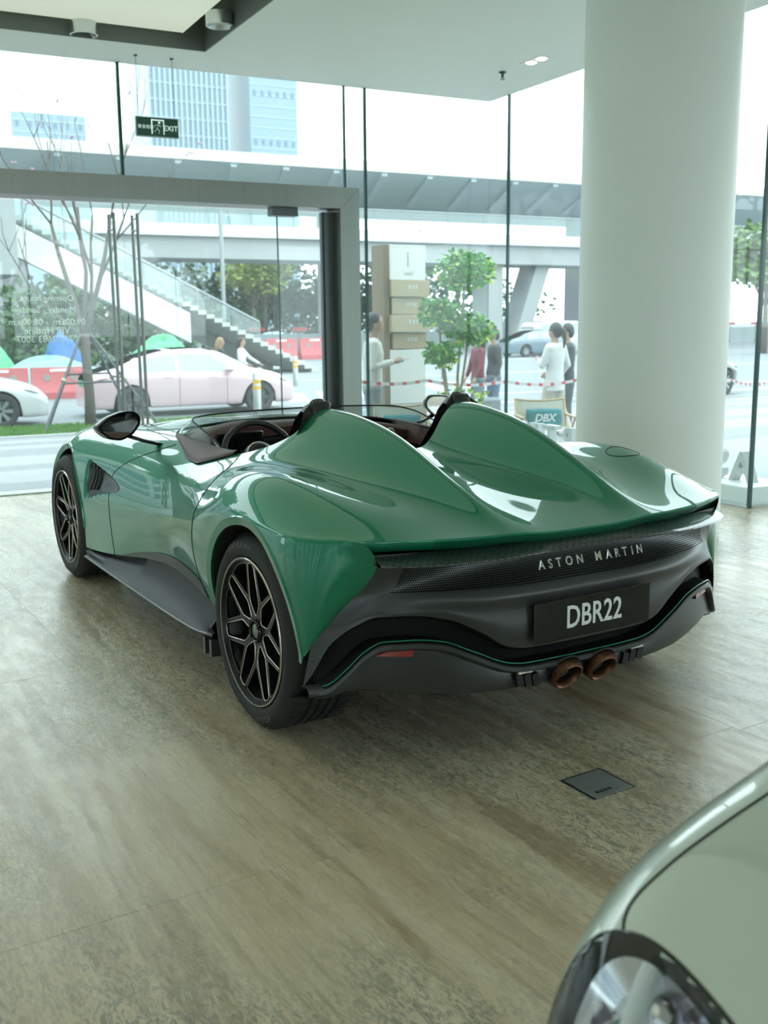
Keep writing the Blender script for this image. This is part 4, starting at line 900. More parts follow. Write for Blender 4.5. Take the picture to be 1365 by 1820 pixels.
def vehicle(name, label, cat, loc, rotz, m_body, top, belt, wr, wm, wheels, r, glass, m_glass_, m_al=m_alloy, ns=10, group=None, x0=0, x1=4.7, extras=None, ends=(.5,.9)):
    """x from tail (0) to nose; top/belt/wr = profile points"""
    root = thing(name,label,cat,loc,rotz,group)
    xs = sorted(set([x for x,_ in top]+[x for x,_ in belt])); ft,fb,fr,fm = [pchip(*zip(*[(a-x0-1e-9,b) for a,b in q])) for q in (top,belt,wr,wm)]
    tab = []
    for x in xs:
        u = x-x0; t,b,a,m = float(ft(u)),float(fb(u)),float(fr(u)),float(fm(u)); b = min(b,t-.01)
        tab.append([(0,t+.02),(a*.6,t+.012),(a,t-.03*min(1,(t-b)*3)),((a+m)/2+.0,(t+b)/2),(m-.05,b),(m,b-.10),(m,(b+.25)/2),(m-.03,.28),(m-.10,.20)])
    lf = Loft(xs,np.array(tab)); X = lin(xs[0],xs[-1],90); 
    # body skin with wheel arches cut by lifting the lower edge
    V = lin(-8,8,97); GX_,GV = np.meshgrid(X,V,indexing='ij')
    for wx in wheels:
        xn = X[np.abs(X-wx) < r*1.16]
    low = np.full(len(X),8.0)
    for i,x in enumerate(X):
        for wx in wheels:
            if abs(x-wx) < r*1.15:
                zt_ = r+math.sqrt((r*1.15)**2-(x-wx)**2); vs = lin(4,8,80); zz_ = lf.S(np.full(80,x),vs)[:,2]; j = np.argmax(zz_ < zt_); low[i] = vs[j] if (zz_ < zt_).any() else 8
    GV = GV*(low[:,None]/8*np.clip((np.abs(V)[None,:]-4)/4,0,1)+1-np.clip((np.abs(V)[None,:]-4)/4,0,1))
    b = lf.patch('body',GX_,GV,m_body,root)
    # end caps
    for e,x in ((0,xs[0]),(1,xs[-1])):
        vs = lin(-8,8,41); P = lf.S(np.full(41,x),vs); c = P.mean(0); mesh_obj('end_panel',np.concatenate([P,[c]]),[((i,i+1,41) if e else (i+1,i,41)) for i in range(40)]+[((40,0,41) if e else (0,40,41))],m_body,b)
    q = MB(); q.box((wheels[0]-.5,-.6,.2),(wheels[-1]+.5,.6,.55)); 
    for wx in wheels: q.box((wx-r*1.1,-.78,.25),(wx+r*1.1,.78,r*2.1))
    q.build('chassis',mat('liner_black'),root)
    for nm,a0,a1,v0,v1,both in glass:
        for s_ in ((1,-1) if both else (0,)):
            nx = 14; xa = lin(0,1,nx)[:,None]; tt = lin(0,1,8)[None,:]
            lo = a0[0]+(a1[0]-a0[0])*xa; hi = a0[1]+(a1[1]-a0[1])*xa; XX = lo+(hi-lo)*tt
            if s_: VV = (v0+(v1-v0)*tt+0*xa)*s_; 
            else: XX = (a0[0]+(a1[0]-a0[0])*tt)+0*xa; VV = v0+(v1-v0)*xa+0*tt
            P = lf.S(XX,VV); nn = lf.N(XX,VV); grid_mesh(nm,P+nn*.006,m_glass_,b,nn,flip=s_>=0)
    for wx in wheels:
        for s_ in (1,-1): street_wheel(root,wx,s_*(float(fm(wx-x0))-.10),r,r,m_al,ns,s_)
    if extras: extras(root,b,lf)
    return root
# pale pink sedan (nose to the right of the picture)
SED_TOP = [(0,.78),(.12,.92),(.6,1.06),(1.2,1.30),(1.8,1.42),(2.3,1.44),(2.8,1.38),(3.3,1.17),(3.65,.99),(4.1,.90),(4.5,.76),(4.69,.60)]
SED_BELT = [(0,.74),(.12,.86),(.6,.93),(1.2,.935),(1.8,.925),(2.3,.915),(2.8,.905),(3.3,.90),(3.65,.88),(4.1,.80),(4.5,.68),(4.69,.54)]
SED_WR = [(0,.45),(.12,.60),(.6,.60),(1.2,.56),(1.8,.57),(2.3,.58),(2.8,.60),(3.3,.66),(3.65,.70),(4.1,.62),(4.5,.50),(4.69,.35)]
SED_WM = [(0,.70),(.12,.80),(.6,.90),(1.2,.925),(2.3,.925),(3.3,.915),(4.1,.88),(4.5,.76),(4.69,.58)]
m_pink = mat('pink_paint',(.84,.62,.65),.3,coat=.7)
SG = [('side_window',(1.02,1.20),(1.86,1.86),3.75,2.35,True),('front_side_window',(1.95,1.95),(3.22,2.62),3.75,2.35,True),('rear_window',(.50,1.25),(0,0),-1.6,1.6,False),('windscreen',(2.78,3.42),(0,0),-1.7,1.7,False),('glass_roof',(1.45,2.68),(0,0),-1.4,1.4,False)]
def sed_extra(root,b,lf):
    for s_ in (1,-1):
        q = MB(); q.sphere((3.02,s_*1.0,.98),(.10,.11,.065),12,8); q.tube([(3.02,s_*.9,.93),(3.02,s_*1.0,.96)],.02,6); q.build('door_mirror',b.data.materials[0],b,smooth=True)
        for xc in (1.90,2.98):
            q = MB(); P = lf.S(np.full(12,xc),lin(3.9,7.6,12)*s_); q.tube(P,.004,5); q.build('door_gap',m_gap,b,smooth=True)
        for xc in (1.55,2.55):
            q = MB(); P = lf.S(lin(xc,xc+.2,4),np.full(4,4.9*s_)); q.tube(P+np.array([0,s_*.004,0]),.012,6,flat=.5); q.build('door_handle',b.data.materials[0],b,smooth=True)
        q = MB(); P = lf.S(lin(.02,.40,8),np.full(8,4.75*s_)); q.tube(P,[.008,.03,.035,.035,.03,.025,.018,.008],8,flat=.5); q.build('tail_lamp',mat('lamp_red',(.25,.01,.012),.2,coat=.5),b,smooth=True)
        q = MB(); P = lf.S(lin(4.20,4.50,8),np.full(8,4.3*s_)); q.tube(P,[.01,.03,.04,.045,.045,.04,.03,.01],8,flat=.5); q.build('head_lamp',mat('lamp_clear',(.6,.65,.66),.1,coat=.5),b,smooth=True)
    q = MB(); q.box((-.012,-.22,.66),(.02,.22,.80)); q.build('number_plate',mat('plate_green',(.05,.45,.25),.5),b)
vehicle('sedan','pale pink sedan parked along the kerb behind the staked tree','car',(4.47,22.75,ROADZ),0,m_pink,SED_TOP,SED_BELT,SED_WR,SED_WM,(.87,3.75),.335,SG,m_skyglass,m_dalloy,5,extras=sed_extra)
m_pearl = mat('white_paint',(.84,.86,.86),.3,coat=.7)
vehicle('sedan','white sedan waiting behind the grass verge, only its nose in view','car',(-1.18,21.85,ROADZ),0,m_pearl,SED_TOP,SED_BELT,SED_WR,SED_WM,(.87,3.75),.345,SG,m_skyglass,m_alloy,7,extras=sed_extra)
m_black = mat('black_paint',(.012,.013,.015),.25,coat=.8)
vehicle('sedan','black sedan on the road beyond the block letters','car',(16.4,19.6,ROADZ),.25,m_black,SED_TOP,SED_BELT,SED_WR,SED_WM,(.87,3.75),.335,SG,m_dtint,m_alloy,7,extras=sed_extra)
m_steelblue = mat('blue_grey_paint',(.22,.30,.36),.35,coat=.5)
vehicle('sedan','small blue-grey car passing in front of the white van','car',(32.2,47.6,ROADZ),.05,m_steelblue,SED_TOP,SED_BELT,SED_WR,SED_WM,(.87,3.75),.335,SG,m_skyglass,m_alloy,7)
m_dk = mat('charcoal_paint',(.04,.05,.055),.35,coat=.5)
for k,(x,y) in enumerate(((26.0,72),(32.2,72.5),(38.6,73))):
    vehicle('sedan',('dark car parked under the trees beyond the stair railing','dark car parked under the trees behind the camera mast','dark car parked under the trees beyond the door frame')[k],'car',(x,y,ROADZ),.05,m_dk,SED_TOP,SED_BELT,SED_WR,SED_WM,(.87,3.75),.335,SG,m_skyglass,m_alloy,7,group='dark cars parked under the trees')
VT = [(0,1.50),(.1,1.72),(.5,1.88),(1.5,1.93),(3.0,1.90),(3.5,1.74),(4.0,1.36),(4.4,1.12),(4.8,.95),(4.95,.80)]
VB = [(0,.95),(.1,1.08),(.5,1.12),(1.5,1.12),(3.0,1.10),(3.5,1.07),(4.0,1.03),(4.4,.98),(4.8,.82),(4.95,.7)]
VR = [(0,.70),(.1,.74),(.5,.76),(1.5,.76),(3.0,.74),(3.5,.70),(4.0,.72),(4.4,.70),(4.8,.60),(4.95,.45)]
VM = [(0,.82),(.1,.88),(.5,.925),(3.0,.925),(4.0,.91),(4.8,.82),(4.95,.66)]
def van_extra(root,b,lf):
    for s_ in (1,-1):
        q = MB(); q.sphere((3.55,s_*1.02,1.15),(.09,.10,.11),10,8); q.build('door_mirror',b.data.materials[0],b,smooth=True)
        q = MB(); q.box((-.01,s_*.80-.05,.85),(.05,s_*.80+.05,1.15)); q.build('tail_lamp',mat('lamp_red'),b)
        for xc in (1.75,2.85):
            q = MB(); P = lf.S(np.full(12,xc),lin(3.9,7.6,12)*s_); q.tube(P,.005,5); q.build('door_gap',m_gap,b,smooth=True)
vehicle('van','white people carrier driving past the far side of the crossing','van',(35.6,50.2,ROADZ),0.0,m_pearl,VT,VB,VR,VM,(.95,3.90),.34,[('side_window',(.25,.42),(2.55,2.35),3.7,2.4,True),('front_side_window',(2.80,2.70),(3.85,3.35),3.7,2.4,True),('windscreen',(3.30,4.02),(0,0),-1.7,1.7,False),('rear_window',(.02,.25),(0,0),-1.6,1.6,False)],m_skyglass,m_alloy,10,extras=van_extra,x1=4.95)
# ------------------------------------------------------------------ bridges
fbz = (5.08,6.28,6.92,8.1)
br = thing('footbridge','white-edged footbridge with glass railing crossing over the road','footbridge',(0,57,0))
mb = MB(); mb.box((2,0,fbz[0]),(120,4.2,fbz[1])); mb.build('girder',m_conc,br)
mb = MB(); mb.box((2,-.35,fbz[1]),(120,-.02,fbz[2])); mb.box((2,-.35,fbz[1]-.02),(120,0,fbz[1])); mb.build('parapet',mat('white_cladding',(.86,.88,.88),.5),br)
mb = MB(); mb.box((2,4.2,fbz[1]),(120,4.5,fbz[2])); mb.build('far_parapet',mat('white_cladding'),br)
gm = None
for k in range(22):
    x = 3+k*2.6
    if gm is None:
        q = MB(); q.box((0,-.02,0),(2.52,.0,1.1)); o = q.build('rail_pane',m_clear,br); gm = o.data; q = MB(); q.tube([(0,0,-.1),(0,0,1.18)],.03,6); p = q.build('rail_post',m_metal,br); pm = p.data
    else: o = link(D.objects.new('rail_pane',gm),br); p = link(D.objects.new('rail_post',pm),br)
    o.location = (x,-.2,fbz[2]+.03); p.location = (x-.04,-.2,fbz[2])
mb = MB(); mb.tube([(2,-.2,fbz[3]),(60,-.2,fbz[3])],.04,6); mb.build('handrail',m_metal,br)
for xa,xb in ((42.1,40.1),(38.3,38.3)):
    mb = MB(); w_ = .55
    V = [(xa-w_,.6,fbz[0]),(xa+w_,.6,fbz[0]),(xa+w_,2.6,fbz[0]),(xa-w_,2.6,fbz[0]),(xb-w_,.6,-.6),(xb+w_,.6,-.6),(xb+w_,2.6,-.6),(xb-w_,2.6,-.6)]
    mb.add(V,[(0,1,2,3),(7,6,5,4),(0,4,5,1),(1,5,6,2),(2,6,7,3),(3,7,4,0)]); mb.build('pier',m_conc,br)
# elevated road behind
fo = thing('flyover','wide pale concrete elevated road spanning behind the footbridge','flyover',(0,75,0))
mb = MB(); mb.box((-30,0,13.15),(150,.5,13.92)); mb.build('edge_beam',mat('cream_concrete',(.92,.91,.84),.7,noise=.04),fo)
mb = MB(); V = [(-30,.3,13.15),(150,.3,13.15),(150,7,11.6),(-30,7,11.6),(-30,.3,13.4),(150,.3,13.4),(150,26,13.4),(-30,26,13.4),(-30,20,11.6),(150,20,11.6)]
mb.add(V,[(0,3,2,1),(3,8,9,2),(8,7,6,9),(4,5,6,7),(0,1,5,4)]); mb.build('deck',mat('flyover_soffit',(1.0,1.15,1.2),.8,noise=.05),fo)
for k in range(26):
    x = -28+k*4.2; q = MB(); V = [(x,.4,13.12),(x+.5,.4,13.12),(x+2.2,7,11.58),(x+1.7,7,11.58),(x,.4,12.9),(x+.5,.4,12.9),(x+2.2,7,11.35),(x+1.7,7,11.35)]
    q.add(V,[(0,1,2,3),(7,6,5,4),(0,4,5,1),(1,5,6,2),(2,6,7,3),(3,7,4,0)]); q.build('rib',mat('flyover_soffit'),fo)
for x in (12,40,68):
    mb = MB(); mb.box((x-1,9,-.6),(x+1,13,11.6)); mb.build('pier',m_conc,fo)
# street stairs up to the footbridge
sr = thing('street_stairs','broad concrete stairs with glass balustrades rising to the footbridge','stairs',(0,0,0))
def zs(x): return 3.39-.504*(x-10.07)       # nosing line
tx0, tx1 = 3.0, 16.9
k = 0; x = 17.0; z = ROADZ
while x > 4.0:
    q = MB(); z += .155; q.box((x-.31,38.4,z-.16),(x,41.9,z)); q.build('step',m_concl,sr); x -= .308; k += 1
def cheek(nm,y0,y1,xa,xb,zo,m):
    V = [(xa,y0,zs(xa)+zo),(xb,y0,zs(xb)+zo),(xb,y0,zs(xb)-1.1+zo),(xa,y0,zs(xa)-1.1+zo),(xa,y1,zs(xa)+zo),(xb,y1,zs(xb)+zo),(xb,y1,zs(xb)-1.1+zo),(xa,y1,zs(xa)-1.1+zo)]
    mesh_obj(nm,V,[(0,3,2,1),(4,5,6,7),(0,1,5,4),(1,2,6,5),(2,3,7,6),(3,0,4,7)],m,sr)
cheek('string_wall',41.9,42.25,2.6,16.4,0,m_concl)
cheek('string_wall',37.95,38.4,2.6,11.6,-.75,mat('white_render',(.80,.83,.82),.6))
for ny,xa,xb,zo in ((42.1,2.6,15.9,0),(38.15,2.6,11.3,-.75)):
    x = xb
    while x > xa+1.3:
        x2 = x-1.35; q = MB(); V = []
        for yy_ in (ny,ny+.02): V += [(x,yy_,zs(x)+zo+.08),(x2+.06,yy_,zs(x2)+zo+.05),(x2+.06,yy_,zs(x2)+zo+.98),(x,yy_,zs(x)+zo+1.0)]
        q.add(V,[(0,1,2,3),(7,6,5,4),(0,4,5,1),(1,5,6,2),(2,6,7,3),(3,7,4,0)]); q.build('balustrade_pane',m_clear,sr)
        q = MB(); q.tube([(x,ny,zs(x)+zo-.1),(x,ny,zs(x)+zo+1.06)],.03,6); q.build('balustrade_post',m_metal,sr); x = x2
    q = MB(); q.tube([(xa,ny,zs(xa)+zo+1.07),(xb,ny,zs(xb)+zo+1.07)],.045,6); q.build('handrail',m_metal,sr)
mb = MB(); mb.box((2.4,37.9,3.2),(5.6,42.3,fbz[1])); mb.build('landing_block',m_conc,sr)
# far towers
m_tw = mat('tower_glass',(.34,.47,.56),.35,noise=.05,nscale=.05)
for nm,x0,x1,ztop,lab in (('t',110,140.5,240,'tall ribbed pale blue glass office tower'),('u',150,170,225,'slimmer pale blue office tower with rows of small dark windows'),('v',60,86,77,'low pale blue building behind the bare tree')):
    t = thing('office_tower',lab,'building',((x0+x1)/2,400,-.5)); h = (x1-x0)/2; q = MB(); q.box((-h,0,0),(h,30,ztop)); q.build('shaft',m_tw,t)
    if nm == 't':
        for k in range(16): q = MB(); x = -h+k*2*h/15; q.box((x-.35,-.8,0),(x+.35,0,ztop)); q.build('fin',mat('tower_fin',(.46,.58,.66),.4),t)
        for k in range(8): q = MB(); z = 60+k*6.2; q.box((-h,-.3,z),(h,0,z+.9)); q.build('floor_band',mat('tower_fin'),t)
    else:
        for zz_ in ((91,72.5) if nm=='u' else (73,)):
            for k in range(6): q = MB(); x = -h+2+k*(2*h-4)/5; q.box((x-.5,-.25,zz_-1),(x+.5,0,zz_+1)); q.build('window',mat('tower_window',(.20,.30,.40),.3),t)
        for k in range(10): q = MB(); z = 62+k*4; q.box((-h,-.15,z),(h,0,z+.5)); q.build('floor_band',mat('tower_fin'),t) if z < ztop else None
# ------------------------------------------------------------------ planting
def leaf_cloud(n, rx, ry, rz, size, rnd, shell=.35):
    V = []; F = []
    for k in range(n):
        a = rnd.uniform(0,2*PI); c = rnd.uniform(-1,1); r = rnd.random()**shell; s_ = math.sqrt(1-c*c); p = Vector((rx*r*s_*math.cos(a),ry*r*s_*math.sin(a),rz*r*c))
        d = Vector((rnd.gauss(0,1),rnd.gauss(0,1),rnd.gauss(-.3,.6))).normalized(); e = d.orthogonal().normalized(); e.rotate(Matrix.Rotation(rnd.uniform(0,6.28),3,d)); l = size*rnd.uniform(.7,1.3); nn = d.cross(e)
        i = len(V); V += [p, p+d*l*.45+e*l*.28+nn*l*.06, p+d*l, p+d*l*.45-e*l*.28+nn*l*.06]; F.append((i,i+1,i+2,i+3))
    return V,F
m_leafs = [mat('leaf_mid',(.16,.30,.07),.6,noise=.4,nscale=.7),mat('leaf_yellow',(.36,.44,.10),.6,noise=.35,nscale=.7),mat('leaf_dark',(.08,.18,.06),.6,noise=.4,nscale=.7)]
m_bark = mat('bark',(.16,.14,.115),.85,noise=.3,nscale=6,bump=.4,bscale=14,stretch=(1,1,.3))
crown_me = []
rnd = random.Random(11)
for v in range(3):
    V = []; F = []
    for j in range(7):
        a = rnd.uniform(0,6.28); r = rnd.uniform(.2,.62); c = Vector((r*math.cos(a),r*math.sin(a),rnd.uniform(-.35,.5))); s_ = rnd.uniform(.42,.62); A_,B_ = leaf_cloud(260,s_,s_,s_*.75,.17,rnd); o = len(V); V += [x+c for x in A_]; F += [tuple(i+o for i in f) for f in B_]
    crown_me.append((V,F))
crowns = {}
def leafy_tree(x, y, h, w_, kind, label, group, var):
    t = thing('roadside_tree',label,'tree',(x,y,ROADZ),rnd.uniform(0,6),group); key = (var,kind)
    if key not in crowns: o = mesh_obj('foliage',*crown_me[var],m_leafs[kind],t); crowns[key] = o.data
    else: o = link(D.objects.new('foliage',crowns[key]),t)
    o['kind'] = 'stuff'; o.location = (0,0,h-w_*.62); o.scale = (w_,w_,w_*.72)
    q = MB(); q.tube([(0,0,0),(.05,.03,h*.3),(0,.1,h*.6)],[h*.03,h*.022,h*.012],7)
    for a in (.3,2.2,4.4): q.tube([(.03,.05,h*.36),(w_*.25*math.cos(a),w_*.25*math.sin(a),h*.55),(w_*.45*math.cos(a),w_*.45*math.sin(a),h*.72)],[h*.014,h*.009,h*.004],5)
    q.build('trunk',m_bark,t,smooth=True)
k = 0
for x,h,w_,kind,lab in ((15.5,7.5,3.0,0,'round mid green tree just beyond the stair handrail'),(19.6,8.0,3.6,0,'mid green tree standing behind the grey lamp post'),(24.2,8.3,3.4,1,'yellow-green flowering tree above the first parked dark car'),(28.6,8.2,3.4,1,'yellow-green flowering tree right behind the camera mast'),(33,8.6,3.5,2,'dark green tree beside the door frame, above the parked cars'),(37.6,8.8,3.6,0,'mid green tree behind the striped traffic pole'),(42.4,9.4,3.7,2,'dark green tree between the topiary and the bridge pier'),(47.4,9.6,3.8,0,'mid green tree behind the leaning bridge pier'),(52.5,9.6,4.0,2,'dark green tree beyond the white van')):
    leafy_tree(x,77+9*(k%3),h*(1+.06*(k%3)),w_,kind,lab,None,k%3); k += 1
for i,(x,y,h,w_) in enumerate(((46,42.0,7.2,3.0),(54,47,7.6,3.2))):
    leafy_tree(x,y,h,w_,0,('round green street tree seen past the right edge of the column','green street tree behind the tall glass edge')[i],None,i)
for x,y,h,w_ in ((-1.5,68,8.2,3.2),(6.0,68,8,3.2)): leafy_tree(x,y,h,w_,2,'dark tree standing under the footbridge behind the stairs',"dark trees behind the stairs",k%3); k += 1
for x,y,h,w_ in ((-13,-2,8.5,2.6),(-13.5,4.2,9,2.6),(-13,10.4,8.8,2.6),(-14,-8.2,9,2.6),(-13,16.6,9,2.6),(-21,1,12,3.2),(-22,8.6,12,3.2),(-21,-6.6,12,3.2),(-22,16.2,12,3.2),(-2,-24,7.5,3.0),(6,-25,8,3.2),(14,-24,7.5,3.0)): leafy_tree(x,y,h,w_,k%3,'leafy street tree outside the side and rear glazing',"trees outside the side and rear glazing",k%3); k += 1
bd = thing('office_block','pale office block across the side street','building',(-48,4,ROADZ)); q = MB(); q.box((-6,-40,0),(6,40,14)); q.build('walls',m_concl,bd)
for i in range(3):
    for j in range(12): q = MB(); q.box((6,-37+j*6.2,2+i*4),(6.1,-33+j*6.2,4.4+i*4)); q.build('window',mat('tower_window'),bd)
for x,y,h,w_ in ((-4,22.5,8,2.7),(-10.5,23,8.5,2.7),(-17,24,9,2.8),(-7,30,9.5,2.9),(-14.5,31,10,3.0),(-3.5,38,10,3.2)): leafy_tree(x,y,h,w_,(0,2)[k%2],'leafy verge tree farther along the street past the bare tree',"verge trees past the bare tree",k%3); k += 1
ob = thing('office_block','long pale office block beyond the street stairs','building',(-24,62,ROADZ)); q = MB(); q.box((-26,0,0),(18,10,16)); q.build('walls',m_concl,ob)
for i in range(3):
    for j in range(8): q = MB(); q.box((-24+j*5.2,-.1,2+i*4.4),(-20.6+j*5.2,0,4.8+i*4.4)); q.build('window',mat('tower_window'),ob)
# hedge and green mound of netting behind the barriers
def mound(name,label,cat,x,y,rx,ry,h,m,seed,z=ROADZ):
    r_ = random.Random(seed); nu,nv = 26,12; P = np.zeros((nu,nv,3)); ph = [r_.uniform(0,6.28) for _ in range(4)]
    for i in range(nu):
        a = 2*PI*i/nu
        for j in range(nv):
            b = j/(nv-1); rr = 1+.12*math.sin(3*a+ph[0])+.07*math.sin(7*a+ph[1]+3*b); hh = (1-b**1.6)*(1+.12*math.sin(4*a+ph[2])*b+.08*math.sin(9*b+ph[3]+2*a)); P[i,j] = (rx*b*rr*math.cos(a),ry*b*rr*math.sin(a),max(0,h*hh))
    o = grid_mesh(name,P,m,None,closeu=True,auto=70); o.location = (x,y,z); return tag(o,label,cat)
m_net = mat('green_netting',(.16,.62,.30),.7,noise=.2,nscale=4,bump=.5,bscale=6)
mound('netting_heap','bright green netting heaped behind the tree trunk','netting',9.3,33.5,2.3,1.2,1.55,m_net,1)
mound('netting_heap','peaked heap of bright green netting left of the blue sheet','netting',3.4,33.4,1.5,1.2,2.1,m_net,2)
mound('tarpaulin','bunched blue tarpaulin on top of the site barrier','tarpaulin',6.0,33.3,.9,.6,1.75,mat('blue_tarp',(.05,.20,.55),.5,bump=.5,bscale=8),3)
mound('netting_sheet','pale turquoise sheeting draped low along the red barriers','netting',5.2,31.2,2.6,.7,1.05,mat('pale_net',(.38,.72,.66),.7,bump=.4,bscale=8),4)
hw2 = thing('hedge','long dense dark hedge behind the roadside tree row','hedge',(44,106,ROADZ)); V,F = leaf_cloud(9500,36,1.8,4.6,.8,random.Random(15),.55); o = mesh_obj('foliage',[(a,b,max(0,c+4.0)) for a,b,c in V],F,m_leafs[2],hw2); o['kind'] = 'stuff'; q = MB(); [q.tube([(x_,0,0),(x_,0,3)],.12,6) for x_ in range(-28,30,7)]; q.build('stems',m_bark,hw2)
hw3 = thing('hedge','broad dark shrubbery under the stair flight','hedge',(8.5,47,ROADZ)); V,F = leaf_cloud(2600,8.0,1.4,2.0,.5,random.Random(16),.5); o = mesh_obj('foliage',[(a,b,max(0,c+1.7)) for a,b,c in V],F,m_leafs[2],hw3); o['kind'] = 'stuff'; q = MB(); [q.tube([(x_,0,0),(x_,0,2.4)],.1,6) for x_ in (-5,-2,1,4)]; q.build('stems',m_bark,hw3)
hd = thing('hedge','dark overgrown shrubs behind the netting and stairs','hedge',(4.6,36.5,ROADZ)); V,F = leaf_cloud(1500,3.6,1.0,1.5,.30,random.Random(5)); o = mesh_obj('foliage',[(a,b,max(0,c+1.3)) for a,b,c in V],F,m_leafs[2],hd); o['kind'] = 'stuff'; q = MB(); q.tube([(0,0,0),(0,0,1.5)],.06,6); q.tube([(1.5,0,0),(1.6,0,1.4)],.05,6); q.tube([(-1.5,0,0),(-1.6,0,1.4)],.05,6); q.build('stems',m_bark,hd)
# red plastic barriers
m_redp = mat('red_plastic',(.72,.17,.18),.45)
def barrier_proto():
    t = thing('road_barrier','','barrier'); q = MB(); L2 = .75
    prof = [(-.26,0),(-.26,.18),(-.13,.42),(-.10,.85),(.10,.85),(.13,.42),(.26,.18),(.26,0)]; n = len(prof)
    V = [(-L2,y,z) for y,z in prof]+[(L2,y,z) for y,z in prof]; q.add(V,[tuple(range(n)),tuple(range(2*n-1,n-1,-1))]+[((i+1)%n,i,n+i,n+(i+1)%n) for i in range(n)]); b = q.build('shell',m_redp,t,auto=25)
    for x in (-.35,.35):
        q = MB(); q.lathe([(0,0),(.085,0),(.095,.012),(.0,.012)],16,TR(x,-.128,.58) @ RX(PI/2)); q.build('lift_hole',mat('hole_grey',(.45,.40,.38),.7),b)
    q = MB(); q.box((-.25,-.128,.74),(.25,-.105,.80)); q.build('reflective_strip',mat('white_vinyl'),b); return t
pb = barrier_proto(); first = True
for x,y,a,lab,g in ((3.6,29.3,-.08,'red water barrier in the run below the turquoise sheeting, middle one','barriers beside the sedans'),(5.15,29.1,-.08,'red water barrier next to the pink sedan tail','barriers beside the sedans'),(2.05,29.45,-.08,'red water barrier behind the white sedan bonnet','barriers beside the sedans'),(18.85,52.0,.02,'red road barrier partly behind the stair railing','barriers by the stair foot'),(20.8,52.0,.02,'middle red road barrier of the three by the stair foot','barriers by the stair foot'),(22.75,52.0,.02,'red road barrier at the free end of the three by the stairs','barriers by the stair foot')):
    o = pb if first else copy_tree(pb); first = False; o.location = (x,y,ROADZ); o.rotation_euler = (0,0,a); o['label'] = lab; o['group'] = g
    if g.endswith('foot'): o.scale = (1.15,1.15,1.35)
# long low fence with red-topped posts along the far side
fn = thing('road_fence','long low grey road fence with red-capped posts','fence',(0,64,ROADZ))
for k in range(22):
    x = 18+k*3; q = MB(); q.box((x+.1,-.05,.15),(x+2.9,.05,1.25)); q.build('fence_panel',mat('fence_grey',(.50,.58,.58),.6),fn); q = MB(); q.box((x-.08,-.08,0),(x+.08,.08,1.3)); p = q.build('fence_post',m_metal,fn); q = MB(); q.box((x-.5,-.1,1.45),(x+.5,.1,1.68)); q.tube([(x,0,1.25),(x,0,1.5)],.03,6); q.build('red_cap',mat('cap_red',(.6,.06,.06),.5),p)
# yellow box by the stairs
mb = MB(); mb.box((-.35,-.2,.0),(.35,.2,.95),bev=.03); mb.tube([(-.3,0,.9),(-.3,0,1.15)],.02,6); o = mb.build('grit_bin',mat('yellow_plastic',(.80,.50,.08),.5),None,loc=(10.1,37.3,ROADZ)); tag(o,'yellow box standing in front of the stair wall','box')
# bollards
def bollard_proto():
    t = thing('bollard','','bollard'); q = MB(); q.lathe([(0,0),(.10,0),(.10,.02),(.075,.03),(.075,.78),(.06,.81),(0,.815)],20); b = q.build('post',mat('bollard_steel',(.60,.63,.62),.3,.8),t)
    for z in (.50,.61):
        q = MB(); q.lathe([(.0765,z),(.0765,z+.075)],20); q.build('yellow_band',mat('band_yellow',(.85,.50,.04),.5),b)
    return t
pb = bollard_proto()
for i,(x,y,lab) in enumerate(((7.75,20.8,'steel bollard with yellow bands before the pink sedan front wheel'),(12.6,30.3,'steel bollard with yellow bands out by the crossing, beyond the pink sedan'),(13.3,20.0,'steel bollard with yellow bands beside the topiary plant, nearer the forecourt'),(17.6,26.6,'steel bollard with yellow bands beside the topiary plant, farther up the road'))):
    o = pb if i==0 else copy_tree(pb); o.location = (x,y,ROADZ); o['label'] = lab
    o.scale = (1.15,1.15,1.15)
# poles
mb = MB(); mb.tube([(0,0,0),(0,0,7.5)],.11,8); mb.lathe([(0,0),(.2,0),(.2,.25),(.11,.3)],10); tag(mb.build('lamp_post',m_metal,None,loc=(17.2,50.5,ROADZ)),'plain grey lamp post behind the stair railing','lamp post')
t = thing('striped_pole','red and white banded traffic pole behind the man with the phone','pole',(12.6,27.2,ROADZ))
for k in range(9): q = MB(); q.lathe([(0,k*.25),(.07,k*.25),(.07,k*.25+.25),(0,k*.25+.25)],12); q.build('band',(mat('cap_red') if k%2 else mat('white_vinyl')),t)
t = thing('round_road_sign','small round white traffic sign on a thin pole by the road','sign',(18.4,31.0,ROADZ)); q = MB(); q.tube([(0,0,0),(0,0,2.4)],.03,8); q.build('pole',m_metal,t); q = MB(); q.lathe([(0,0),(.26,0),(.26,.02),(0,.02)],24,TR(0,-.03,2.15) @ RX(PI/2)); q.build('disc',mat('sign_face',(.80,.80,.86),.5),t)
t = thing('traffic_camera_mast','grey mast with a cluster of traffic cameras among the trees','mast',(29.2,62.5,ROADZ)); q = MB(); q.tube([(0,0,0),(0,0,6.0)],.14,8); q.build('pole',m_metal,t)
for k in range(3): q = MB(); q.box((-.6+k*.5,-.25,5.6),(-.3+k*.5,.3,5.9)); q.build('camera',m_metal,t)
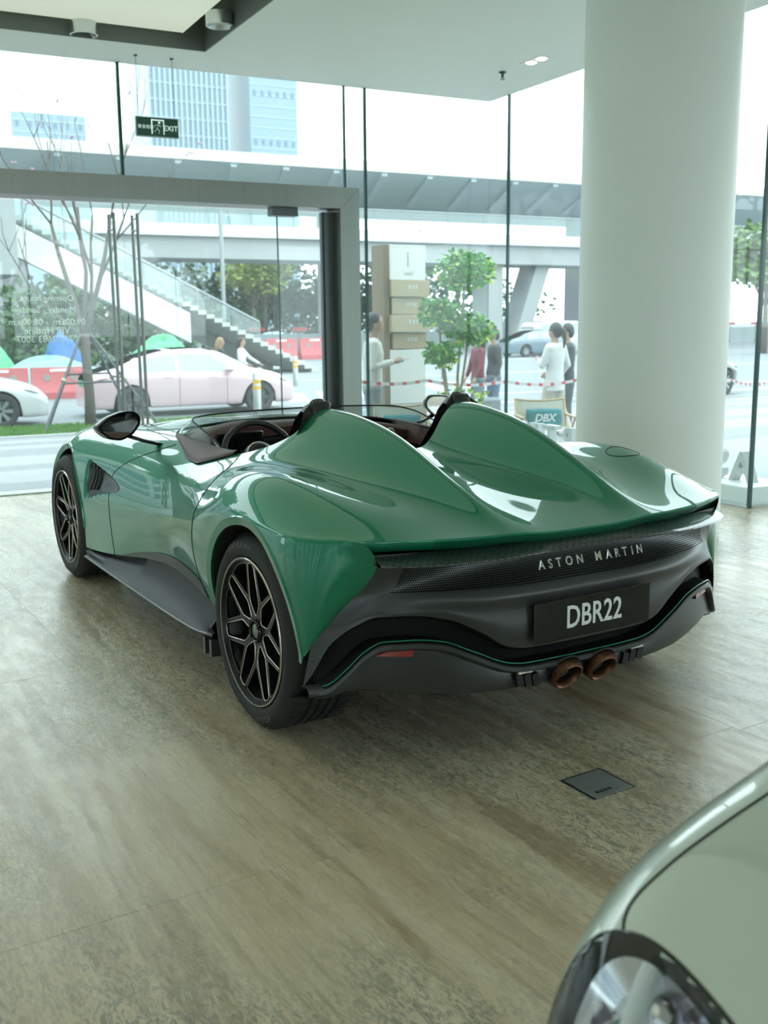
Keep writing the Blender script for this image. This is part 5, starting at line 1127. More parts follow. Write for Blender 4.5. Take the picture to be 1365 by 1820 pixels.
# ------------------------------------------------------------------ bare staked tree
tr = thing('bare_tree','slender leafless tree with a few pink blossoms on the grass verge','tree',(4.10,20.2,-.44)); rnd = random.Random(21); q = MB(); tips = []
def branch(p, d, l, r, depth):
    pts = [p]; rr = [r]; n = 4; cur = Vector(p); dd = Vector(d).normalized()
    for i in range(n):
        dd = (dd+Vector((rnd.gauss(0,.09),rnd.gauss(0,.09),.05))).normalized(); cur = cur+dd*l/n; pts.append(cur.copy()); rr.append(r*(1-.5*(i+1)/n))
    q.tube(pts,rr,7 if depth<2 else 5); tips.append((cur.copy(),depth))
    if depth < 5:
        for k in range(2):
            j = rnd.randint(2,4); nd = (dd*1.0+Vector((rnd.gauss(0,.36),rnd.gauss(0,.36),rnd.uniform(.05,.35)))).normalized(); branch(pts[j],nd,l*rnd.uniform(.66,.86),rr[j]*.72,depth+1)
q.tube([(0,0,0),(.01,0,.6),(-.01,0,1.25),(0,0,1.75)],[.115,.095,.088,.085],12)
branch((0,0,1.65),(-.28,.05,1),2.2,.062,1); branch((0,0,1.7),(.42,-.05,.9),2.2,.06,1); branch((-.02,.02,1.7),(-.05,.1,1),2.4,.05,1); branch((.02,0,1.6),(-.75,.1,.75),1.5,.035,2); branch((0,0,1.7),(.2,.1,1),2.3,.042,1)
q.build('trunk_and_branches',m_bark,tr,smooth=True)
q = MB(); deep = [p for p,d in tips if d >= 5]; rnd.shuffle(deep)
for p in deep[:40]:
    for k in range(3): q.sphere((p.x+rnd.uniform(-.05,.05),p.y+rnd.uniform(-.05,.05),p.z+rnd.uniform(-.04,.04)),(.022,.022,.018),6,4)
o = q.build('blossom',mat('pink_blossom',(.62,.30,.50),.6),tr,smooth=True); o['kind'] = 'stuff'
st = thing('tree_stakes','dark metal pole frame propping the bare tree','tree support',(4.10,20.2,-.44)); m_stake = mat('stake_metal',(.10,.115,.12),.4,.5)
feet = [(-1.05,-1.05),(1.15,-.75),(-.75,.25),(.95,.35)]; tops = [(-.10,-.05),(.10,-.05),(-.08,.06),(.09,.06)]
for (fx,fy),(tx_,ty_) in zip(feet,tops): q = MB(); q.tube([(fx,fy,-.02),(tx_,ty_,1.72)],.026,8); q.build('pole',m_stake,st)
def lp_(i,z): f,t = feet[i],tops[i]; u = z/1.72; return (f[0]+(t[0]-f[0])*u,f[1]+(t[1]-f[1])*u,z)
for a,b,z in ((0,1,.85),(2,3,.98),(0,2,.88),(1,3,.92)): q = MB(); q.tube([lp_(a,z),lp_(b,z)],.020,8); q.build('cross_bar',m_stake,st)
for i in range(4):
    q = MB(); p = lp_(i,.9); q.sphere(p,.05,8,6); q.build('coupler',mat('coupler_zinc',(.55,.52,.35),.4,.7),st,smooth=True)
mb = MB(); mb.sphere((0,0,.06),(.14,.12,.09),12,8); mb.lathe([(.09,-.02),(.12,.0),(.10,.03)],12); tag(mb.build('garden_lamp',mat('lamp_shell',(.80,.78,.74),.5),None,loc=(4.95,19.3,-.44)),'small round white garden lamp on the grass','lamp')
# ------------------------------------------------------------------ block letters on the plinth (face the street side)
m_letter = mat('letter_white',(.74,.77,.77),.4)
q0 = 5.86; sign = thing('block_letters','white standing block letters along the outdoor plinth','sign',(GX+.30,7.55,.146)); y = 5.93
for ch in 'ASTON MARTIN':
    if ch == ' ': y += .2; continue
    V,F = text_geo(ch,.34,.045,bold=.006); xs_ = [v[0] for v in V]; ys_ = [v[1] for v in V]; w_ = max(xs_)-min(xs_)
    M = TR(0,y-7.55,0) @ RZ(PI/2) @ RX(PI/2); mesh_obj('letter',[tuple(M @ Vector((a-min(xs_),b-min(ys_),c))) for a,b,c in V],F,m_letter,sign); y += w_+.085
# ------------------------------------------------------------------ totem sign
tg = zramp(11.1); t = thing('totem_sign','tall sign post of white panels and tan box-shaped boards','sign',(6.18,11.25,tg)); H0 = -tg
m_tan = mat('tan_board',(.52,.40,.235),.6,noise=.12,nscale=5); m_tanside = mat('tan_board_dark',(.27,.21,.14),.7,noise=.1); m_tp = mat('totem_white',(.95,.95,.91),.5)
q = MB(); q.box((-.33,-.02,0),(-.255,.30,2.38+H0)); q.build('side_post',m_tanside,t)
q = MB(); q.box((-.255,-.03,0),(.245,.28,1.13+H0),bev=.004); b = q.build('lower_panel',m_tp,t); q = MB(); q.box((-.25,-.033,.46+H0),(.24,-.028,.466+H0)); q.build('panel_joint',m_gap,b)
q = MB(); q.box((-.255,-.03,1.965+H0),(.245,.28,2.38+H0),bev=.004); tp = q.build('upper_panel',m_tp,t)
q = MB(); 
for k,zz_ in enumerate((2.28,2.245,2.21,2.175,2.14)): q.box((-.012,-.0335,zz_-.012+H0),(.012,-.0305,zz_+.012+H0))
q.build('vertical_script',mat('print_grey',(.45,.45,.42),.6),tp)
q = MB(); q.box((-.07,-.0335,2.055+H0),(.09,-.0305,2.059+H0)); q.box((-.05,-.0335,2.028+H0),(.06,-.0305,2.042+H0)); q.build('printed_line',mat('print_grey'),tp)
for k,(z0,z1,x0,x1,yy_) in enumerate(((1.765,1.96,-.255,.285,-.07),(1.555,1.757,-.225,.25,-.03),(1.342,1.547,-.265,.28,-.08),(1.135,1.335,-.215,.255,-.035))):
    q = MB(); q.box((x0,yy_,z0+H0),(x1,.26,z1+H0),bev=.006); b = q.build('tan_board',m_tan,t)
    for j in range(3): q = MB(); q.box((-.02+j*.05,yy_-.003,(z0+z1)/2+H0-.005),(.015+j*.05,yy_,(z0+z1)/2+H0+.045)); q.build('printed_glyph',mat('print_pale',(.62,.60,.52),.6),b)
# ------------------------------------------------------------------ topiary in a pot
pg = zramp(10.0); tp = thing('topiary_plant','potted plant with four green leaf balls on thin stems','plant',(6.13,10.05,pg)); rnd = random.Random(4)
q = MB(); q.lathe([(0,0),(.16,0),(.22,.34),(.235,.36),(.21,.36),(.20,.32),(0,.32)],28); q.build('pot',mat('pot_grey',(.30,.32,.33),.5),tp)
balls = [((.07,-.1,2.03-pg),(.33,.31,.22)),((-.20,.02,1.57-pg),(.23,.22,.15)),((.15,-.05,1.38-pg),(.29,.27,.19)),((-.20,-.05,1.11-pg),(.17,.17,.14)),((.05,-.02,.58-pg),(.34,.28,.14))]
m_leafA = mat('leaf_glossy',(.16,.50,.06),.35,noise=.45,nscale=9); m_leafB = mat('leaf_young',(.75,.85,.10),.4,noise=.3,nscale=9)
for i,(c,r) in enumerate(balls):
    n = (700,420,560,300,150)[i]; V,F = leaf_cloud(n,*r,.085,rnd,.40); o = mesh_obj('leaf_ball',V,F,m_leafA,tp); o['kind']='stuff'; o.location = c
    V,F = leaf_cloud((60,45,60,50,90)[i],r[0]*1.03,r[1]*1.03,r[2]*1.03,.08,rnd,.12); V = [v if i in(4,) else Vector((v.x,v.y,v.z*.9-.03)) for v in V]; o2 = mesh_obj('young_leaves',V,F,m_leafB,o); o2['kind']='stuff'
    if i < 4: q = MB(); q.tube([(rnd.uniform(-.06,.06),rnd.uniform(-.05,.05),.3),(c[0]*.3+rnd.uniform(-.03,.03),c[1]*.3,c[2]*.45),(c[0]*.85,c[1]*.85,c[2]*.8),(c[0],c[1],c[2])],[.018,.016,.014,.009],8); q.build('stem',mat('stem_pale',(.42,.36,.24),.7,noise=.15),tp,smooth=True)
# ------------------------------------------------------------------ folding armchairs with teal cushions
m_wood = mat('pale_wood',(.62,.42,.20),.5,noise=.15,nscale=10,stretch=(1,1,.2)); m_canvas = mat('cream_canvas',(.80,.77,.68),.85,bump=.2,bscale=300); m_teal = mat('teal_fabric',(.0,.24,.26),.8,bump=.2,bscale=200)
def camp_chair():
    t = thing('folding_chair','','chair')
    def sag(nm,P,m,th=.006): return grid_mesh(nm,P,m,t,auto=60)
    w_ = .28; u = lin(-1,1,15)
    R = np.array([[(w_*a,.20+.02*k-.035*(1-a*a),.30+.31*k/4-.018*(1-a*a)*(k==4)+.0) for a in u] for k in range(5)]); sag('backrest',R,m_canvas)
    q = MB(); q.tube([(w_*a*1.02,.285-.035*(1-a*a),.612-.020*(1-a*a)) for a in u],.012,8); q.build('top_rail',m_wood,t,smooth=True)
    R = np.array([[(w_*a,-.24+.44*k/4,.285+.015*abs(k-4)/4-.03*(1-a*a)) for a in u] for k in range(5)]); sag('seat',R,m_canvas)
    for s_ in (-1,1):
        q = MB(); q.tube([(s_*.295,.30,.62),(s_*.295,.12,.25),(s_*.285,-.25,.015)],[.014,.015,.014],8); q.build('leg',m_wood,t,smooth=True)
        q = MB(); q.tube([(s_*.305,.27,.01),(s_*.305,-.05,.24),(s_*.305,-.24,.43)],[.014,.015,.014],8); q.build('leg',m_wood,t,smooth=True)
        q = MB(); q.box((-.022,-.24,-.011),(.022,.24,.011),TR(s_*.305,-.03,.435),bev=.006); q.build('armrest',m_wood,t)
    for y,z in ((.24,.03),(-.22,.04)): q = MB(); q.tube([(-.29,y,z),(.29,y,z)],.010,8); q.build('stretcher',m_wood,t,smooth=True)
    return t
def cushion(label,loc,rz,tilt,txt=None):
    c = thing('cushion',label,'cushion',loc,rz); n = 17; u = lin(-1,1,n); P = np.zeros((n,n,3))
    top = np.array([[(.215*a*(1-.05*b*b),0,.115*b*(1-.06*a*a)) for b in u] for a in u]); th = np.array([[.055*((1-a**4)*(1-b**4))**.5 for b in u] for a in u])
    Vv = []; Ff = []
    for s_ in (-1,1):
        o = len(Vv); G = top.copy(); G[...,1] += s_*th; Vv += [tuple(x) for x in G.reshape(-1,3)]
        for i in range(n-1):
            for j in range(n-1): a = o+i*n+j; f = (a,a+n,a+n+1,a+1); Ff.append(f if s_<0 else f[::-1])
    R = TR(0,0,.115) @ RX(tilt); b = mesh_obj('cushion_cover',[tuple(R@Vector(v)) for v in Vv],Ff,m_teal,c,auto=70)
    if txt:
        V,F = text_geo(txt,.12,.0008,shear=.25,bold=.004); mesh_obj('cushion_lettering',[tuple(R @ Vector((x,-.0565+.025*(abs(x)/.2)**4,z))) for x,z,y in V],F,mat('white_vinyl'),b)
    return c
c1 = camp_chair(); c1.location = (7.20,9.78,-.06-.008); c1.rotation_euler = (0,0,-.42); c1['label'] = 'pale wood folding armchair beside the white column, holding the lettered cushion'; c1['group'] = 'folding armchairs on the forecourt'
c2 = copy_tree(c1); c2.location = (5.50,10.15,zramp(10.15)); c2.rotation_euler = (0,0,-.42); c2['label'] = 'pale wood folding armchair in front of the totem sign'
rz = -.42
cushion('teal cushion lettered DBX on the folding chair',(7.20+math.sin(.42)*.10*1,9.78+.07,.215),rz,-.12,'DBX'); cushion('plain teal cushion on the chair by the totem sign',(5.54,10.22,zramp(10.15)+.285),rz,-.12)
# ------------------------------------------------------------------ barrier tape on a leaning board stand
mat('tape_white',(.85,.83,.82),.5); mat('tape_red',(.80,.06,.09),.5)
def tape(label,pts,h=.036):
    pts = [Vector(p) for p in pts]; V = []; F = []; MI = []; n = 75; L = len(pts)-1
    for i in range(n+1):
        u = i/n*L; k = min(int(u),L-1); f = u-k; p = pts[k].lerp(pts[k+1],f); p.z -= .05*4*f*(1-f); tw = .25*math.sin(i*.5)
        V += [(p.x,p.y-.001+.01*tw,p.z-h/2),(p.x,p.y+.001,p.z+h/2)]
    for i in range(n): F.append((2*i,2*i+2,2*i+3,2*i+1)); MI.append(1 if i%3==1 else 0)
    o = mesh_obj('barrier_tape',V,F,[mat('tape_white',(.85,.83,.82),.5),mat('tape_red',(.70,.08,.10),.5)]); [setattr(p_,'material_index',m_) for p_,m_ in zip(o.data.polygons,MI)]; md = o.modifiers.new('s','SOLIDIFY'); md.thickness = .002; return tag(o,label,'tape')
ts = thing('tape_stand','white board stand with a red and white leg holding the tape','stand',(4.86,10.38,zramp(10.38))); sg = -zramp(10.35)
q = MB(); V = [(-.02,-.1,0),(.22,-.1,0),(.17,.0,.62),(.02,.0,.62),(-.02,.1,0),(.22,.1,0)]; q.add(V,[(0,1,2,3),(5,4,3,2),(0,3,4),(1,5,2),(0,4,5,1)]); q.build('board',mat('plinth_white'),ts)
q = MB(); q.box((.03,-.02,.62),(.15,.02,.72)); q.tube([(.03,0,.83+sg-.09),(.06,0,.60)],.018,8); q.build('clamp',mat('print_grey'),ts)
for k in range(5): q = MB(); a,b = k/5,(k+1)/5; q.tube([(-.12+.14*a,-.08,.58*a),(-.12+.14*b,-.08,.58*b)],.024,8); q.build('striped_leg',mat('tape_red') if k%2 else mat('tape_white'),ts)
tape('red and white barrier tape strung in front of the totem and plant',[(4.90,10.36,.85),(6.0,10.45,.79),(7.1,10.45,.74),(8.2,10.45,.72),(9.4,10.45,.69)])
tape('red and white barrier tape continuing past the column',[(9.5,10.45,.69),(10.85,10.45,.63),(11.6,10.45,.57),(13,10.3,.50)])
for x,y,z in ((9.45,10.45,.69),):
    t = thing('tape_post','thin grey post holding up the barrier tape behind the column','post',(x,y,zramp(y))); q = MB(); q.tube([(0,0,0),(0,0,z-zramp(y)+.06)],.02,8); q.lathe([(0,0),(.14,0),(.13,.03),(.02,.05)],16); q.build('pole',m_metal,t)
# ------------------------------------------------------------------ people
m_skin = mat('skin',(.55,.34,.25),.55)
def fuse(name, mb, m, parent, vox=.014, it=3):
    o = mesh_obj(name,mb.V,mb.F,m,parent); a = o.modifiers.new('r','REMESH'); a.mode='VOXEL'; a.voxel_size=vox; b = o.modifiers.new('s','SMOOTH'); b.iterations=it; b.factor=.5
    dg = bpy.context.evaluated_depsgraph_get(); me = D.meshes.new_from_object(o.evaluated_get(dg)); old = o.data; o.modifiers.clear(); o.data = me; D.meshes.remove(old); me.shade_smooth()
    if not me.materials: me.materials.append(m)
    return o
def person(label, loc, rz, h, hair, top, bottom, shoe=(.05,.05,.05), arms=None, legs=None, lean=0.0, long_hair=None, coat=0.0, skin=None, vox=.014, female=False, group=None):
    """faces +x; arms = ((elbow, hand) left, right) and legs = ((knee, ankle) left, right) in fractions of height"""
    t = thing('person',label,'person',loc,rz,group); ms = skin or m_skin; S_ = h
    def P(x,y,z): return (S_*(x+lean*max(0,z-.5)),S_*y,S_*z)
    sw = .108 if not female else .095
    arms = arms or (((-.01,.15,.62),(.03,.15,.48)),((-.01,-.15,.62),(.03,-.15,.48))); legs = legs or (((.01,.055,.285),(-.01,.055,.045)),((.01,-.055,.285),(-.01,-.055,.045)))
    b = MB(); hc = P(.012,0,.925)
    b.sphere(hc,(.052*S_,.045*S_,.068*S_),16,12); b.sphere(P(.030,0,.895),(.036*S_,.032*S_,.034*S_),12,8)   # skull and jaw
    b.tube([P(.055,0,.925),P(.068,0,.908)],[.006*S_,.010*S_],8); b.tube([P(.058,-.012,.885),P(.058,.012,.885)],.005*S_,6)   # nose, lips
    for s_ in (-1,1): b.sphere(P(.006,s_*.046,.915),(.010*S_,.006*S_,.018*S_),8,6)                               # ears
    b.tube([P(-.005,0,.80),P(.002,0,.84),P(.012,0,.885)],[.036*S_,.032*S_,.034*S_],12)
    b.tube([P(0,0,.50),P(0,0,.60),P(.0,0,.72),P(-.005,0,.80)],[.085*S_,.078*S_,.09*S_,.07*S_],14,flat=.66)
    for s_,(el,ha) in zip((1,-1),arms):
        sh_ = (-.005,s_*sw,.795); b.tube([P(*sh_),P(*el),P(*ha)],[.028*S_,.022*S_,.015*S_],10)
        d = (Vector(ha)-Vector(el)).normalized(); c = Vector(ha); sd = d.cross(Vector((0,s_,0))); sd = sd.normalized() if sd.length>.1 else Vector((0,0,1)); 
        pal = c+d*.025; b.tube([P(*c),P(*pal),P(*(c+d*.045))],[.013*S_,.021*S_,.019*S_],8,flat=.6)
        for k,(o_,l) in enumerate(((-.016,.036),(-.0055,.044),(.0055,.041),(.016,.032))):
            f0 = c+d*.045+sd*o_; f1 = f0+d*l*.55; f2 = f1+(d*.6+Vector((0,-s_*.5,-.25)))*l*.5; b.tube([P(*f0),P(*f1),P(*f2)],[.0058*S_,.0052*S_,.0044*S_],6)
        th = c+d*.018-sd*.02; b.tube([P(*(c+d*.012)),P(*th),P(*(th+d*.03-sd*.006))],[.008*S_,.007*S_,.005*S_],6)
    for s_,(kn,an) in zip((1,-1),legs): b.tube([P(0,s_*.05,.50),P(*kn),P(*an)],[.055*S_,.036*S_,.022*S_],10)
    body_ = fuse('body',b,ms,t,vox,3)
    for s_ in (-1,1): q = MB(); q.sphere(P(.057,s_*.018,.930),.0055*S_,8,6); q.build('eye',mat('eye_dark',(.03,.025,.02),.3),body_,smooth=True)
    # clothing
    q = MB(); q.tube([P(0,0,.495-coat),P(0,0,.60),P(0,0,.72),P(-.005,0,.79),P(-.004,0,.825)],[.102*S_+coat*.12*S_,.092*S_,.104*S_,.088*S_,.045*S_],16,flat=.70)
    for s_,(el,ha) in zip((1,-1),arms):
        e,hh = Vector(el),Vector(ha); q.tube([P(-.005,s_*(sw-.03),.80),P(-.005,s_*sw,.785),P(*el),P(*(e.lerp(hh,.92)))],[.04*S_,.042*S_,.033*S_,.022*S_],12)
    fuse('top',q,top,t,vox,4)
    q = MB(); q.tube([P(0,0,.44),P(0,0,.52)],[.095*S_,.092*S_],14,flat=.75)
    for s_,(kn,an) in zip((1,-1),legs): q.tube([P(0,s_*.045,.49),P(*kn),P(an[0],an[1],an[2]+.01)],[.068*S_,.050*S_,.044*S_],12)
    fuse('trousers',q,bottom,t,vox,3)
    for s_,(kn,an) in zip((1,-1),legs): q = MB(); q.sphere(P(an[0]+.03,an[1],an[2]-.018),(.075*S_,.03*S_,.026*S_),12,8); q.build('shoe',mat('shoe_%02d'%int(shoe[0]*99),shoe,.5),t,smooth=True)
    q = MB(); q.sphere(P(-.003,0,.940),(.058*S_,.052*S_,.062*S_),16,12); q.sphere(P(-.022,0,.915),(.042*S_,.046*S_,.05*S_),12,8)
    if long_hair == 'pony': q.tube([P(-.045,0,.95),P(-.085,0,.93),P(-.095,0,.86),P(-.085,0,.78)],[.020*S_,.022*S_,.018*S_,.008*S_],8)
    elif long_hair: q.tube([P(-.03,0,.94),P(-.045,0,.86),P(-.055,0,.76)],[.045*S_,.045*S_,.022*S_],10)
    hm = mat('hair_%02d'%int(hair[0]*200),hair,.5); ho = fuse('hair',q,hm,t,.010,2)
    # clear the face: push hair verts in front of the brow back
    for v in ho.data.vertices:
        if v.co.x > S_*.036+S_*lean*.45 and v.co.z < S_*.957: v.co.x = S_*.03+S_*lean*.45
    return t
m_creams = mat('cream_knit',(.80,.80,.75),.85,bump=.3,bscale=60); m_greyt = mat('grey_trousers',(.28,.33,.36),.8)
RV = -ANG   # facing picture-right
def pg_(y): return zramp(y)
mn = person('man in a white sweater looking down at his phone beside the totem',(5.44,10.75,pg_(10.75)),RV+.05,1.69,(.02,.018,.016),m_creams,m_greyt,(.5,.5,.5),arms=(((.0,.155,.63),(.14,.10,.66)),((-.01,-.155,.63),(.145,-.06,.665))),lean=.03)
ph = thing('smartphone','pale smartphone held in the hand of the man in the sweater','phone',(5.44+1.69*(.205*math.cos(RV)+.02*math.sin(-RV)*0-.045*math.sin(RV)*-1*0),10.75+1.69*(.205*math.sin(RV))-.05,pg_(10.75)+1.69*.676),RV); q = MB(); q.box((-.07,-.036,-.004),(.07,.036,.004),RY(-.25),bev=.003); q.build('case',mat('phone_case',(.6,.62,.6),.4),ph)
m_wj = mat('white_jacket',(.84,.85,.84),.8); m_ct = mat('cream_trousers',(.70,.65,.54),.8)
person('woman with a ponytail in a white jacket and cream trousers walking past the tape',(8.55,11.4,pg_(11.4)),PI-ANG-.75,1.58,(.025,.02,.017),m_wj,m_ct,(.7,.7,.68),arms=(((.04,.14,.63),(.14,.05,.68)),((-.03,-.15,.63),(.06,-.14,.52))),legs=(((.06,.05,.28),(.10,.05,.045)),((-.02,-.05,.28),(-.12,-.05,.06))),long_hair='pony',coat=.08,female=True)
person('person in a dark vest half hidden behind the white column',(9.02,11.75,pg_(11.75)),PI-ANG,1.58,(.02,.018,.016),mat('dark_vest',(.05,.055,.065),.8),mat('slate_trousers',(.10,.12,.13),.8),arms=(((.03,.14,.63),(.15,.10,.56)),((.03,-.14,.63),(.15,-.10,.56))))
person('fair-haired woman in a black top behind the pink sedan',(8.75,26.1,ROADZ),RV+.3,1.62,(.40,.28,.15),mat('black_top',(.05,.06,.065),.8),mat('slate_trousers'),long_hair='long',female=True,vox=.02)
person('woman in a white top pointing along the street behind the pink sedan',(9.22,25.8,ROADZ),RV-.1,1.62,(.06,.035,.025),m_wj,mat('pale_pink_trousers',(.75,.62,.62),.8),arms=(((.10,.14,.66),(.28,.13,.56)),((.02,-.15,.62),(.13,-.08,.56))),long_hair='long',female=True,vox=.02)
hb = thing('handbag','white tote bag beside the pointing woman','bag',(9.62,25.6,ROADZ+.35)); q = MB(); q.box((-.20,-.08,0),(.20,.08,.32),bev=.03); b = q.build('bag_body',mat('bag_white',(.82,.84,.84),.6),hb); q = MB(); q.tube([(.12*math.cos(a),0,.31+.16*math.sin(a)) for a in lin(0,PI,12)],.012,6); q.build('bag_handle',mat('bag_white'),b)
person('woman in a maroon top walking behind the topiary plant',(9.75,15.2,pg_(15.2)),PI-ANG+.3,1.60,(.03,.02,.02),mat('maroon_top',(.22,.045,.065),.8),mat('teal_grey_skirt',(.16,.22,.23),.8),female=True,long_hair='long',arms=(((.02,.14,.62),(.08,.12,.50)),((.02,-.15,.62),(.10,-.10,.50))))
person('person in a black top and blue jeans walking behind the topiary plant',(10.35,15.6,pg_(15.6)),PI-ANG+.2,1.66,(.02,.02,.02),mat('black_top'),mat('blue_jeans',(.12,.20,.30),.85))
sc_ = thing('suitcase','grey wheeled suitcase standing behind the barrier tape','suitcase',(9.1,13.9,pg_(13.9))); q = MB(); q.box((-.20,-.13,.05),(.20,.13,.50),bev=.04); b = q.build('shell',mat('case_grey',(.22,.26,.28),.6),sc_); q = MB(); q.tube([(-.07,0,.49),(-.07,0,.60),(.07,0,.60),(.07,0,.49)],.014,6); q.build('handle',mat('case_trim',(.05,.055,.06),.5),b)
for s_ in (-1,1): q = MB(); q.lathe([(0,-.015),(.035,-.015),(.035,.015),(0,.015)],14,TR(s_*.14,0,.035) @ RX(PI/2)); q.build('wheel',mat('case_trim'),b)
for x,yy_,lab,c_ in ((20.6,59.0,'person crossing the footbridge above the road barriers',mat('blue_jeans')),(5.5,59,'person in dark clothes at the stair end of the footbridge',mat('black_top'))):
    person(lab,(x,yy_,fbz[1]+.02),0,1.7,(.03,.03,.03),c_,mat('slate_trousers'),vox=.03)
MSCALE = 1.0
# ------------------------------------------------------------------ pale sage sports car cropped by the frame
fcar = thing('sports_car','pale sage-grey sports car nose with an iridescent headlight','car',(.775,.16,0),math.radians(190))
m_sage = mat('sage_paint',(.60,.665,.585),.30,.05,coat=1,coatr=.02)
FT = [(-1.60,[(0,.86),(.25,.865),(.5,.865),(.69,.855),(.80,.83),(.885,.77),(.94,.66),(.96,.46),(.95,.22)]),
 (-1.0,[(0,.76),(.25,.765),(.5,.775),(.69,.79),(.80,.79),(.885,.755),(.945,.65),(.965,.45),(.96,.22)]),
 (-.65,[(0,.70),(.25,.71),(.5,.725),(.68,.75),(.79,.752),(.872,.722),(.932,.63),(.96,.44),(.95,.22)]),
 (-.40,[(0,.665),(.24,.67),(.48,.69),(.66,.71),(.78,.712),(.86,.685),(.918,.60),(.948,.42),(.94,.20)]),
 (-.25,[(0,.635),(.23,.64),(.46,.65),(.64,.665),(.755,.665),(.84,.632),(.895,.55),(.925,.38),(.91,.18)]),
 (-.15,[(0,.61),(.22,.61),(.43,.615),(.59,.618),(.705,.61),(.79,.575),(.85,.49),(.875,.34),(.86,.18)]),
 (-.05,[(0,.575),(.20,.575),(.38,.575),(.52,.565),(.62,.545),(.70,.51),(.755,.44),(.775,.30),(.76,.18)]),
 (.08,[(0,.52),(.15,.52),(.28,.515),(.38,.50),(.46,.48),(.52,.44),(.56,.37),(.57,.27),(.55,.18)])]
fl2 = Loft([a for a,_ in FT],np.array([b for _,b in FT]))
HX, HV, HRX, HRV = -.100, 4.25, .130, 1.98      # headlight centre and half sizes on the skin
def in_lamp(x,v,k=1.0): return ((x-HX)/(HRX*k))**2+((np.abs(v)-HV)/(HRV*k))**2
X = lin(-1.6,.08,170); V = lin(-8,8,241); GX_,GV = np.meshgrid(X,V,indexing='ij'); P = fl2.S(GX_,GV); Nn = fl2.N(GX_,GV); nu,nv = GX_.shape; F = []
for i in range(nu-1):
    for j in range(nv-1):
        xc,vc = (X[i]+X[i+1])/2,(V[j]+V[j+1])/2
        if in_lamp(xc,vc,.985) > 1: a = i*nv+j; F.append((a,a+nv,a+nv+1,a+1))
used = sorted({k for f in F for k in f}); mp_ = {k:i for i,k in enumerate(used)}; Pf = P.reshape(-1,3)[used]; Nf = Nn.reshape(-1,3)[used]
fb_ = mesh_obj('body_panels',Pf,[tuple(mp_[k] for k in f) for f in F],m_sage,fcar,smooth=True,normals=Nf)
vs = lin(-8,8,41); Pe = fl2.S(np.full(41,.08),vs); mesh_obj('front_mask',np.concatenate([Pe,[Pe.mean(0)]]),[(i,i+1,41) for i in range(40)],mat('grille_black',(.01,.01,.011),.5),fb_)
q = MB(); q.box((-1.55,-.70,.16),(-.15,.70,.50)); q.build('chassis',mat('liner_black'),fcar)
def fseam(pts,r=.0026):
    pts = np.array(pts,float); t = lin(0,1,len(pts)); tt = lin(0,1,60); x = np.interp(tt,t,pts[:,0]); v = np.interp(tt,t,pts[:,1]); k = np.ones(11)/11
    xp = np.convolve(np.pad(x,5,'edge'),k,'valid'); vp = np.convolve(np.pad(v,5,'edge'),k,'valid'); q = MB(); q.tube(fl2.S(xp,vp),r,6); q.build('bonnet_gap',m_gap,fb_,smooth=True)
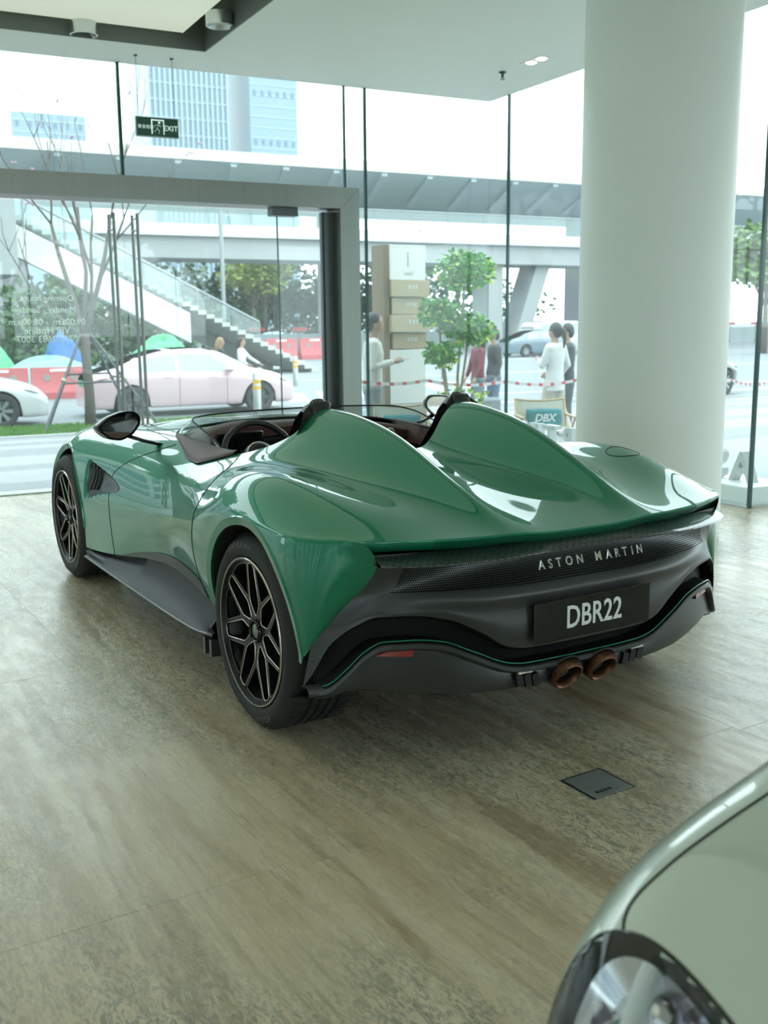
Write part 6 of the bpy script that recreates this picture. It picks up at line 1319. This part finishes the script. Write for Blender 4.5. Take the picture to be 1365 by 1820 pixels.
for s_ in (-1,1):
    fseam([(-1.55,s_*3.6),(-1.0,s_*3.85),(-.65,s_*4.0),(-.45,s_*4.15),(-.34,s_*4.35),(-.29,s_*4.55),(-.255,s_*4.55),(-.228,s_*4.40)])
    xa = lin(-1.05,-.80,16); q = MB(); q.tube(fl2.S(xa,np.full(16,s_*4.72))+np.array([0,0,.004]),[.004]+[.012]*14+[.004],8,flat=.5); q.build('bonnet_vent_blade',m_gloss,fb_,smooth=True)
    # headlight
    lamp = D.objects.new('headlight',None); COL.objects.link(lamp); lamp.parent = fcar
    a = lin(0,2*PI,73); ring = lambda k,off: (lambda x,v: fl2.S(x,v)+fl2.N(x,v)*off)(HX+HRX*k*np.cos(a),s_*(HV+HRV*k*np.sin(a)))
    rows = np.stack([ring(1.03,.0012),ring(1.0,.003),ring(.96,-.004),ring(.90,-.030)],1); grid_mesh('bezel',rows if s_<0 else rows[::-1],mat('bezel_black',(.010,.011,.012),.2),lamp,auto=60)
    rows = np.stack([ring(.90,-.030),ring(.70,-.062),ring(.35,-.075),ring(.02,-.078)],1); bowl_ = grid_mesh('reflector_bowl',rows if s_<0 else rows[::-1],mat('bowl_dark',(.38,.36,.46),.18,.9),lamp,auto=25)
    mt_ = D.materials.get('iridescent') or mat('iridescent',(.75,.74,.78),.10,1.0)
    bs = mt_.node_tree.nodes['Principled BSDF']; bs.inputs['Thin Film IOR'].default_value = 1.9
    if not bs.inputs['Thin Film Thickness'].is_linked:
        nt_ = mt_.node_tree; tc_ = nt_.nodes.new('ShaderNodeTexCoord'); nz_ = nt_.nodes.new('ShaderNodeTexNoise'); nz_.inputs['Scale'].default_value = 22; mr_ = nt_.nodes.new('ShaderNodeMapRange'); mr_.inputs[1].default_value = .3; mr_.inputs[2].default_value = .7; mr_.inputs[3].default_value = 220; mr_.inputs[4].default_value = 760
        nt_.links.new(tc_.outputs['Object'],nz_.inputs[0]); nt_.links.new(nz_.outputs[0],mr_.inputs[0]); nt_.links.new(mr_.outputs[0],bs.inputs['Thin Film Thickness'])
    bowl_.data.materials[0] = mt_
    # two faceted projectors, a textured side reflector and the light blade
    def at(dx,dv,off): return Vector(fl2.S(np.array([HX+dx]),np.array([s_*(HV+dv)]))[0]+fl2.N(np.array([HX+dx]),np.array([s_*(HV+dv)]))[0]*off)
    nrm = Vector(fl2.N(np.array([HX]),np.array([s_*HV]))[0]); B0 = nrm.to_track_quat('Z','Y').to_matrix().to_4x4()
    for dx,dv,r in ((-.005,-.85,.050),(-.070,-.45,.028),(.060,-.35,.036)):
        M = Matrix.Translation(at(dx,dv,-.052)) @ B0; q = MB(); q.lathe([(r,-.02),(r*1.02,.008),(r*.93,.014)],12,M); pj = q.build('projector_ring',mat('bowl_dark'),lamp,auto=20)
        q = MB(); q.lathe([(r*.95,.006),(r*.75,.016),(r*.4,.026),(0,.029)],9,M); q.build('projector_lens',mt_,lamp,auto=10)
    xx = lin(-.80,.75,16); rows = []
    for k,(off,dv) in enumerate(((-.060,.42),(-.030,.50),(-.022,.62),(-.028,.78),(-.060,.86))):
        xv = HX+HRX*xx; vv_ = s_*(HV+dv-.12*xx); rows.append(fl2.S(xv,vv_)+fl2.N(xv,vv_)*(off*.9))
    rows = np.stack(rows,1); xx2 = lin(-.86,.92,24); R2 = []
    for off,dv in ((-.055,-.02),(-.020,.02),(-.014,.10),(-.014,.26),(-.020,.34),(-.055,.38)):
        xv = HX+HRX*xx2*.98; vv_ = s_*(HV+dv-.10+.42*xx2); R2.append(fl2.S(xv,vv_)+fl2.N(xv,vv_)*off)
    R2 = np.stack(R2,1); grid_mesh('light_blade',R2 if s_>0 else R2[:,::-1],mat('light_guide',(.72,.76,.77),.25,coat=.6),lamp,auto=50)
    xv = lin(-.62,.80,14)[:,None]; tv = lin(.55,.86,8)[None,:]; XV = HX+HRX*xv*np.sqrt(1-(tv*.95)**2)+0*tv; VV = s_*(HV+HRV*tv*.92+0*xv); Pm = fl2.S(XV,VV)+fl2.N(XV,VV)*-.034; grid_mesh('side_reflector',Pm if s_>0 else Pm[:,::-1],mat('lilac_reflector',(.80,.74,.82),.35,.2,noise=.25,nscale=60,stretch=(1,1,4)),lamp,auto=60)
    r_ = random.Random(8)
    for k in range(10):
        dx,dv = r_.uniform(-.07,.08),r_.uniform(-1.1,.9); q = MB(); M = Matrix.Translation(at(dx,dv,-.05)) @ B0 @ RX(r_.uniform(-.8,.8)) @ RY(r_.uniform(-.8,.8)); q.box((-.012,-.018,-.006),(.012,.018,.006),M,bev=.003); q.build('reflector_facet',(mt_,mat('teal_facet',(.02,.22,.22),.15,.7))[k%2],lamp)
    rr = [ring(k,.003+.004*(1-k*k)) for k in (1.0,.85,.65,.4,.15,.01)]; rows = np.stack(rr,1); grid_mesh('lens_cover',rows if s_<0 else rows[::-1],glass_mat('lens_glass',(.95,.97,.97),.0) if 'lens_glass' not in MATS else MATS['lens_glass'],lamp,auto=80)
